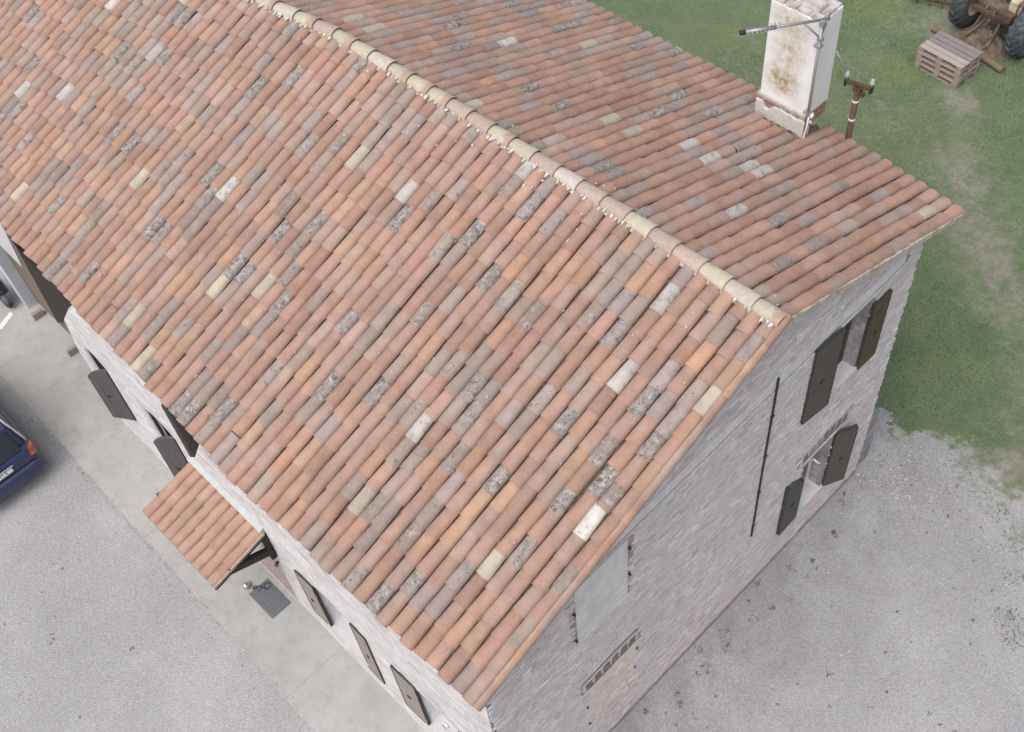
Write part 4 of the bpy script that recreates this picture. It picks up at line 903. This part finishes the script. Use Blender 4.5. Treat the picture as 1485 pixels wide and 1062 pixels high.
PO = tag(empty('service_pole', (-2.07, 4.50, 0)), 'rusty T topped service pole rising behind the back eave', 'pole')
b = MB(); b.tube([(0, 0, 0), (0, 0, 7.29)], .045, 10); b.build('pole', M_RUST, PO, True)
b = MB(); b.box(-.20, .20, -.025, .025, 7.27, 7.33, Matrix.Rotation(R(12), 4, 'Z')); b.box(-.06, .06, -.045, .045, 7.20, 7.29); b.box(.03, .11, -.03, .03, 7.14, 7.20); b.build('crossbar', M_RUST, PO)
for sx in (-.185, .185):
    b = MB(); b.lathe([(.012, 0), (.012, .05), (.034, .06), (.038, .09), (.022, .10), (.030, .12), (.022, .14), (0, .145)], 12, Matrix.Translation((sx * .98, sx * .2, 7.33))); b.build('insulator', simple('insulator_glass', (.42, .48, .48), .3, .1, 10, .5), PO, True)
    b = MB(); b.box(sx - .016, sx + .016, sx * .2 - .03, sx * .2 + .03, 7.23, 7.34); b.build('insulator_bracket', M_IRON, PO)
for z in (6.66, 7.00):
    b = MB(); b.lathe([(.047, 0), (.052, .01), (.052, .03), (.047, .04)], 14, Matrix.Translation((0, 0, z))); b.build('band', M_WHITEPL, PO, True)
P1 = Vector((-2.07 - .18, 4.50 - .04, 7.44)); P0 = Vector((-2.44, 4.38, 7.78)); cb = MB(); cb.tube([P0, (P0 + P1) / 2 - Vector((0, 0, .02)), P1], .012, 6)
tag(cb.build('cable', M_GALV, smooth=True), 'grey cable from the white chimney to the rusty pole', 'cable')

# ------------------------------------------------------------------ PALLETS, LOG
M_PW = [wood('pallet_wood_' + n, c, d, s) for n, c, d, s in (('pale', (.43, .375, .345), (.36, .31, .285), (2, 14, 14)), ('grey', (.27, .245, .235), (.22, .20, .195), (2, 14, 14)), ('tan', (.40, .325, .285), (.30, .245, .215), (2, 14, 14)))]
PBOX = {}
def piece(name, sx, sy, sz, m, parent, loc):
    k = (name, sx, sy, sz, m.name)
    if k not in PBOX:
        b = MB(); b.box(-sx / 2, sx / 2, -sy / 2, sy / 2, 0, sz, taper=.003); PBOX[k] = b.mesh(name, m)
    o = link(bpy.data.objects.new(name, PBOX[k])); o.parent = parent; o.location = loc; return o
plabel = ['weathered grey pallet lying on the grass, lowest of its stack', 'weathered pallet second from the bottom of its stack', 'weathered pallet third from the bottom, just under the topmost one', 'weathered pallet with pale near boards, topmost of its stack on the lawn']
for k in range(4):
    p = tag(empty('pallet', (-5.02 + random.uniform(-.012, .012), 14.02 + random.uniform(-.012, .012), .006 + k * .146), R(-3.6) + random.uniform(-.008, .008)), plabel[k], 'pallet', 'pallets stacked on the lawn')
    for yy in (-.33, 0, .33): piece('bottom_board', 1.17, .11, .022, M_PW[2], p, (0, yy, 0))
    for yy in (-.33, 0, .33):
        for xx in (-.51, 0, .51): piece('block', .145, .125, .078, M_PW[2], p, (xx, yy, .022))
    for xx in (-.51, 0, .51): piece('stringer_board', .145, .78, .022, M_PW[2], p, (xx, 0, .100))
    for q, yy in enumerate((-.325, -.163, 0, .163, .325)): piece('deck_board', 1.17, .142 if q != 2 else .13, .022, M_PW[0] if q in (0, 1) and k == 3 else (M_PW[1] if k == 3 else M_PW[2]), p, (0, yy, .122))
lg = MB(); lg.tube([(-6.02, 15.02, .085), (-5.3, 14.93, .09), (-4.6, 14.84, .085), (-3.98, 14.72, .08)], .075, 12, r1=.09); LOG = lg.build('log', wood('log_bark', (.24, .19, .135), (.14, .105, .075), (3, 3, 3)), smooth=False); smooth_angle(LOG); tag(LOG, 'brown barked pole lying on the grass behind the pallets', 'log')

# ------------------------------------------------------------------ OLD TRACTOR
TR = tag(empty('tractor', (-4.82, 15.72, 0), R(-6)), 'old rusty tractor with big lugged rear tyres parked on the grass', 'tractor')
M_TYRE = simple('tyre_rubber', (.075, .083, .095), .8, .25, 10, .3, bump=.4, var2=(.15, .15, .15)); M_RUSTRED = simple('tractor_red_faded', (.21, .105, .08), .75, .3, 7, .25, var2=(.14, .09, .07)); M_MUD = simple('dried_mud', (.19, .155, .12), .97, .3, 14, .1, bump=1.0, var2=(.10, .08, .06)); M_YEL = simple('tractor_cream_paint', (.55, .50, .38), .7, .2, 8, .3, var2=(.35, .2, .06))
def big_wheel(x, r, wd, y=0, name='wheel'):
    M = Matrix.Translation((x, y, r)) @ Matrix.Rotation(R(90), 4, 'Y'); h = wd / 2
    b = MB(); b.lathe([(r * .52, -h * .8), (r * .66, -h), (r * .86, -h * .96), (r * .95, -h * .7), (r * .965, 0), (r * .95, h * .7), (r * .86, h * .96), (r * .66, h), (r * .52, h * .8)], 40, M); T = b.build(name, M_TYRE, TR, True)
    n = 20; lg = MB()
    for k in range(n):
        for sgn in (-1, 1):
            a0 = 2 * PI * (k + (.5 if sgn > 0 else 0)) / n; V = []
            for (zz, da, rr) in ((sgn * .01, .17, r * .955), (sgn * h * .55, .05, r * .95), (sgn * h * .99, -.10, r * .885)):
                for (dw, dr) in ((-.035, 0), (.035, 0), (.026, .05), (-.026, .05)):
                    a = a0 + da + dw; q = rr + dr * (1 if rr > r * .9 else .7); V.append((q * math.cos(a), q * math.sin(a), zz))
            F = []
            for j in range(2):
                for e in range(4): F.append((j * 4 + e, j * 4 + (e + 1) % 4, (j + 1) * 4 + (e + 1) % 4, (j + 1) * 4 + e))
            F += [(3, 2, 1, 0), (8, 9, 10, 11)]; lg.add(V, F, M)
    lg.build('tread_lugs', M_TYRE, T)
    b = MB(); b.lathe([(0, -.03), (r * .2, -.04), (r * .42, -.02), (r * .5, -h * .7), (r * .55, -h * .84), (r * .53, -h * .6), (r * .53, h * .6), (r * .55, h * .84), (r * .5, h * .7), (r * .42, .06), (r * .2, .05), (0, .05)], 28, M); b.build('rim', M_YEL, T, True)
    return T
big_wheel(-.78, .68, .38); big_wheel(.80, .68, .40)
big_wheel(-.62, .42, .2, 2.1); big_wheel(.62, .42, .2, 2.1)
def tp(name, m, boxes, bevel=.02):
    b = MB()
    for q in boxes: b.box(*q)
    return b.build(name, m, TR, bevel=bevel)
tp('axle_housing', M_MUD, [(-.62, .62, -.12, .14, .56, .82), (-.22, .22, -.22, .5, .45, .95)], .05); tp('gearbox', M_MUD, [(-.20, .20, .5, 1.3, .5, .95)], .05)
tp('fender', M_RUSTRED, [(-1.0, -.52, -.35, .55, 1.36, 1.40), (-.56, -.52, -.35, .55, .95, 1.36)], .02); tp('fender', M_RUSTRED, [(.52, 1.02, -.35, .55, 1.36, 1.40), (.52, .56, -.35, .55, .95, 1.36)], .02)
tp('hood', M_RUSTRED, [(-.26, .26, 1.25, 2.5, .9, 1.38)], .06); tp('grille', M_IRON, [(-.22, .22, 2.505, 2.53, .85, 1.3)], .005); tp('radiator_frame', M_RUSTRED, [(-.15, .15, 1.9, 2.3, .35, .9)], .03); tp('front_axle', M_RUST, [(-.55, .55, 2.05, 2.16, .36, .46)], .02)
tp('seat', M_IRON, [(-.22, .22, .05, .42, 1.12, 1.18), (-.22, .22, .0, .06, 1.18, 1.4)], .03); tp('toolbox', M_YEL, [(.30, .62, -.30, .02, 1.06, 1.34)], .02); tp('drawbar', M_RUST, [(-.45, .45, -.48, -.40, .82, .92), (.18, .55, -.52, -.3, .92, 1.10)], .01)
b = MB(); 
for sx in (-.3, .3): b.tube([(sx * .6, -.15, .55), (sx, -.75, .30)], .035, 8); b.tube([(sx * .75, -.2, .95), (sx * .95, -.62, .35)], .02, 6)
b.tube([(0, -.2, .9), (0, -.55, .62)], .03, 8); b.build('hitch_arm', M_MUD, TR, True)
b = MB(); b.lathe([(.17, 0), (.185, .012), (.2, 0), (.185, -.012)], 20, Matrix.Translation((0, .75, 1.5)) @ Matrix.Rotation(R(50), 4, 'X'), close=True); b.tube([(0, .75, 1.5), (0, 1.15, 1.15)], .02, 8); b.tube([(-.17, .75, 1.5), (.17, .75, 1.5)], .012, 6); b.build('steering_wheel', M_IRON, TR, True)
b = MB(); b.tube([(.12, 1.7, 1.38), (.12, 1.7, 2.0)], .03, 8); b.build('exhaust_pipe', M_RUST, TR, True)
# dry muddy heap and straw between the tyres, rusty harrow bits behind-left
def mound(name, cx, cy, rx, ry, h, m, label, cat):
    V = []; F = []; n = 26
    for i in range(n + 1):
        for j in range(n + 1):
            u, v = 2 * i / n - 1, 2 * j / n - 1; rr = math.hypot(u, v); hh = max(0, 1 - rr) ** .8 * h
            nz = float(vnoise(np.array([u * 3 + 5]), np.array([v * 3 + 5]), 1.5, 41)[0]) * .8 + float(vnoise(np.array([u * 3 + 5]), np.array([v * 3 + 5]), 4, 42)[0]) * .5
            V.append((cx + u * rx, cy + v * ry, hh * (.35 + nz) - .012))
    for i in range(n):
        for j in range(n): F.append((i * (n + 1) + j, (i + 1) * (n + 1) + j, (i + 1) * (n + 1) + j + 1, i * (n + 1) + j + 1))
    return tag(np_mesh(name, np.array(V), np.array(F), m), label, cat, kind='stuff')
mound('earth_heap', -4.85, 15.35, .62, .55, .42, M_MUD, 'dried mud and earth heaped between the tractor tyres', 'earth heap')
sv, sf, sc = [], [], []
for k in range(3200):
    x, y = random.gauss(-4.8, .42), random.gauss(15.15, .36); z = max(.0, .36 * (1 - math.hypot((x + 4.85) / .62, (y - 15.35) / .55))) ; a = random.uniform(0, 2 * PI); l = random.uniform(.03, .09); wd = .005; h = random.uniform(.0, .07)
    i = len(sv); sv += [(x - wd * math.sin(a), y + wd * math.cos(a), z), (x + wd * math.sin(a), y - wd * math.cos(a), z), (x + l * math.cos(a), y + l * math.sin(a), z + h)]; sf.append((i, i + 1, i + 2)); t = random.uniform(.6, 1.25); c = random.choice(((.27, .215, .14), (.20, .155, .10), (.15, .15, .07))); sc += [(c[0] * t, c[1] * t, c[2] * t, 1)] * 3
tag(np_mesh('dry_grass', np.array(sv), np.array(sf), M_STRAW, np.array(sc)), 'dry brown grass strewn around the tractor tyres', 'dry grass', kind='stuff')
HW = tag(empty('harrow', (-6.55, 16.05, 0), R(20)), 'rusty spiked farm harrow on the grass beside the tractor', 'harrow')
b = MB()
for yy in (-.25, .05, .35): b.box(-.6, .6, yy - .025, yy + .025, .16, .21)
for xx in (-.5, 0, .5): b.box(xx - .025, xx + .025, -.3, .4, .21, .25)
b.build('frame', M_RUST, HW)
for yy in (-.25, .05, .35):
    for xx in (-.45, -.15, .15, .45):
        b = MB(); b.tube([(xx, yy, .22), (xx, yy - .02, 0)], .016, 6, r1=.006); b.build('tine', M_RUST, HW)

# ------------------------------------------------------------------ BLUE CAR (rear right corner shows at the left edge)
CAR = tag(empty('parked_car', (-11.20, -7.30, 0), PI), 'dark blue hatchback parked parallel to the house on the gravel', 'car')
def car_paint():
    n = NT('car_paint_blue'); c = n.scalecol((.018, .032, .09), n.rng(n.noise(4, 4), .3, .7, .85, 1.15)); c = n.mix(n.rng(n.noise(30, 5, .7), .5, .8, 0, .35), c, (.12, .12, .12))
    m = n.out(c, .32, .5); n.b.inputs['Coat Weight'].default_value = .3; n.b.inputs['Coat Roughness'].default_value = .12; return m
M_CAR = car_paint(); M_CGL = simple('car_glass', (.018, .021, .026), .06, .1, 3, .6, bump=0); M_CBLK = simple('car_black_trim', (.022, .022, .025), .6, .2, 20); M_TAIL = simple('tail_lamp_orange', (.30, .065, .03), .25, .25, 18, .5, var2=(.34, .2, .16)); M_CGREY = simple('car_light_grey', (.40, .39, .39), .5, .1, 10)
# car local frame: +x rearward is 0, forward is +x after the empty's half turn; y to the car's left
def ring(x, hw_b, hw_m, hw_t, z0, zm, z1, n=6):
    pts = []
    prof = [(hw_b * .86, z0), (hw_b, z0 + .06), (hw_m * .985, z0 + (zm - z0) * .5), (hw_m, zm), (hw_t + (hw_m - hw_t) * .35, zm + (z1 - zm) * .72), (hw_t, z1 - .012), (hw_t * .82, z1)]
    for (y, z) in prof: pts.append((x, y, z))
    for (y, z) in reversed(prof): pts.append((x, -y, z))
    return pts
def loft(rings, name, m, parent):
    b = MB(); n = len(rings[0]); b.v = sum(rings, [])
    for i in range(len(rings) - 1):
        for k in range(n): b.f.append((i * n + k, i * n + (k + 1) % n, (i + 1) * n + (k + 1) % n, (i + 1) * n + k))
    b.f += [tuple(range(n))[::-1], tuple((len(rings) - 1) * n + k for k in range(n))]
    o = b.build(name, m, parent); smooth_angle(o, 38); return o
loft([ring(.10, .72, .76, .70, .30, .62, .84), ring(.16, .78, .81, .74, .28, .66, .93), ring(.40, .81, .83, .76, .24, .70, .97), ring(1.2, .82, .835, .77, .2, .72, .95), ring(2.4, .82, .835, .77, .2, .72, .93), ring(2.9, .82, .83, .76, .2, .70, .90), ring(3.5, .78, .79, .68, .24, .62, .78), ring(3.75, .66, .68, .55, .3, .52, .64)], 'body', M_CAR, CAR)
loft([ring(.27, .70, .715, .67, .90, .94, .98), ring(.47, .73, .735, .60, .90, 1.15, 1.37), ring(.75, .735, .74, .60, .90, 1.18, 1.44), ring(1.7, .735, .74, .60, .90, 1.18, 1.45), ring(2.2, .735, .735, .59, .90, 1.15, 1.40), ring(2.85, .72, .72, .66, .88, .93, .97)], 'greenhouse', M_CAR, CAR)
# bumper: curved bar wrapping the tail
bp = []
for (x, hw, z0, z1) in ((.0, .58, .36, .56), (.015, .66, .33, .60), (.06, .74, .31, .625), (.14, .80, .29, .635), (.30, .842, .28, .63), (.52, .846, .28, .60)): bp.append(ring(x, hw * .98, hw, hw * .97, z0, (z0 + z1) / 2, z1))
loft(bp, 'bumper', M_CAR, CAR)
b = MB(); b.box(.075, .11, -.66, .66, .628, .655); b.build('bumper_gap', M_CBLK, CAR)
# tailgate, glass, lamps, plate
b = MB(); b.add([(.085, -.60, .655), (.085, .60, .655), (.155, .62, .92), (.155, -.62, .92), (.12, -.60, .655), (.12, .60, .655), (.19, .62, .92), (.19, -.62, .92)], [(0, 1, 2, 3), (7, 6, 5, 4), (0, 4, 5, 1), (1, 5, 6, 2), (2, 6, 7, 3), (3, 7, 4, 0)]); TG = b.build('tailgate', M_CAR, CAR, bevel=.008)
b = MB(); b.add([(.175, -.60, .955), (.175, .60, .955), (.40, .54, 1.345), (.40, -.54, 1.345), (.30, -.60, .95), (.30, .60, .95), (.50, .54, 1.335), (.50, -.54, 1.335)], [(0, 1, 2, 3), (7, 6, 5, 4), (0, 4, 5, 1), (1, 5, 6, 2), (2, 6, 7, 3), (3, 7, 4, 0)]); b.build('rear_window', M_CGL, TG)
for s in (-1, 1):
    b = MB(); b.add([(.075, s * .66, .76), (.085, s * .80, .76), (.24, s * .85, .78), (.115, s * .67, .95), (.145, s * .80, .95), (.28, s * .83, .95)], [(0, 1, 4, 3), (1, 2, 5, 4), (0, 3, 5, 2), (3, 4, 5), (0, 2, 1)]); b.build('tail_light', M_TAIL, CAR, bevel=.008)
    b = MB(); b.tube([(.30, s * .775, .965), (.42, s * .735, 1.12), (.58, s * .66, 1.36), (.9, s * .615, 1.452), (1.8, s * .615, 1.46), (2.2, s * .60, 1.41)], .022, 8); b.build('edge_strip', M_CGREY, CAR, True)  # light grey strip along the pillar and roof edge
    for (x0, x1, t0, t1) in ((.62, 1.05, .80, 1.05), (1.12, 1.75, 1.12, 1.72), (1.80, 2.62, 1.80, 2.2)):
        b = MB(); b.add([(x0, s * .752, .96), (x1, s * .752, .96), (t1, s * .645, 1.36), (t0, s * .645, 1.36), (x0, s * .73, .96), (x1, s * .73, .96), (t1, s * .62, 1.36), (t0, s * .62, 1.36)], [(0, 1, 2, 3), (7, 6, 5, 4), (0, 4, 5, 1), (1, 5, 6, 2), (2, 6, 7, 3), (3, 7, 4, 0)]); b.build('side_window', M_CGL, CAR)
    b = MB(); b.box(2.45, 2.58, s * .85 - .06, s * .85 + .06, .95, 1.06); b.build('mirror', M_CAR, CAR, bevel=.03)
    for x in (.72, 3.05):
        Mx = Matrix.Translation((x, s * .76, .29)) @ Matrix.Rotation(R(90), 4, 'X'); b = MB(); b.lathe([(.19, -.08), (.25, -.09), (.285, -.07), (.29, 0), (.285, .07), (.25, .09), (.19, .08)], 28, Mx); WH = b.build('wheel', M_TYRE, CAR, True)
        b = MB(); b.lathe([(0, -.06), (.1, -.06), (.18, -.08), (.2, -.07), (.2, .07), (.18, .08), (.1, .06), (0, .06)], 20, Mx); b.build('rim', M_GALV, WH, True)
b = MB(); b.add([(2.22, -.59, 1.39), (2.22, .59, 1.39), (2.86, .66, .965), (2.86, -.66, .965), (2.20, -.59, 1.37), (2.20, .59, 1.37), (2.84, .66, .945), (2.84, -.66, .945)], [(0, 1, 2, 3), (7, 6, 5, 4), (0, 4, 5, 1), (1, 5, 6, 2), (2, 6, 7, 3), (3, 7, 4, 0)]); b.build('windscreen', M_CGL, CAR)
b = MB(); b.box(.0, .02, -.26, .26, 0, .112); PL = b.build('number_plate', M_WHITEPL, CAR, bevel=.004); PL.location = (.078, 0, .715); PL.rotation_euler = (0, R(14.5), 0)
tc = bpy.data.curves.new('plate_text', 'FONT'); tc.body = 'BA 11 E'; tc.size = .095; tc.extrude = .001; tc.align_x = 'CENTER'; tc.align_y = 'CENTER'
to = bpy.data.objects.new('plate_text', tc); tm = bpy.data.meshes.new_from_object(to); bpy.data.objects.remove(to); tm.materials.clear(); tm.materials.append(M_CBLK)
t2 = link(bpy.data.objects.new('plate_text', tm)); t2.parent = PL; t2.matrix_local = Matrix.Translation((-.0015, 0, .056)) @ Matrix(((0, 0, -1, 0), (-1, 0, 0, 0), (0, 1, 0, 0), (0, 0, 0, 1)))
b = MB(); b.box(-.0012, .0, .235, .258, .004, .108); b.build('plate_band', simple('plate_blue', (.02, .05, .3), .5), PL)
b = MB(); b.box(.07, .085, -.30, .30, .84, .87); b.build('plate_lamp_bar', M_CGREY, CAR, bevel=.004)

# ------------------------------------------------------------------ SCOOTER by the pale pier (only its nose shows)
SC = tag(empty('motor_scooter', (-15.72, -4.93, .03), PI), 'dark navy motor scooter standing by the pale blue pier', 'scooter')
M_SCO = simple('scooter_plastic', (.035, .033, .05), .45, .3, 12, .4)
for x in (0, 1.22):
    Mx = Matrix.Translation((x, 0, .24)) @ Matrix.Rotation(R(90), 4, 'X'); b = MB(); b.lathe([(.13, -.045), (.2, -.055), (.235, -.03), (.24, 0), (.235, .03), (.2, .055), (.13, .045)], 24, Mx); WH = b.build('wheel', M_TYRE, SC, True)
    b = MB(); b.lathe([(0, -.03), (.13, -.04), (.14, 0), (.13, .04), (0, .03)], 16, Mx); b.build('rim', M_GALV, WH, True)
b = MB(); b.box(-.05, .12, -.17, .17, .35, .85, taper=.03); b.box(-.12, .18, -.07, .07, .42, .52); b.build('front_shield', M_SCO, SC, bevel=.03)
b = MB(); b.box(.12, .6, -.15, .15, .28, .36); b.box(.6, 1.45, -.16, .16, .32, .72, taper=.04); b.build('body', M_SCO, SC, bevel=.03)
b = MB(); b.box(.62, 1.3, -.14, .14, .721, .80, taper=.02); b.build('seat', M_IRON, SC, bevel=.02)
b = MB(); b.tube([(.02, -.32, 1.0), (.0, 0, .98), (.02, .32, 1.0)], .018, 8); b.tube([(.02, 0, .98), (.02, 0, .8)], .03, 8); b.build('handlebar', M_IRON, SC, True)
b = MB(); b.lathe([(0, .02), (.04, .018), (.065, 0), (.06, -.05), (0, -.06)], 16, Matrix.Translation((-.07, 0, .86)) @ Matrix.Rotation(R(-70), 4, 'Y')); b.build('headlight', M_WHITEPL, SC, True)
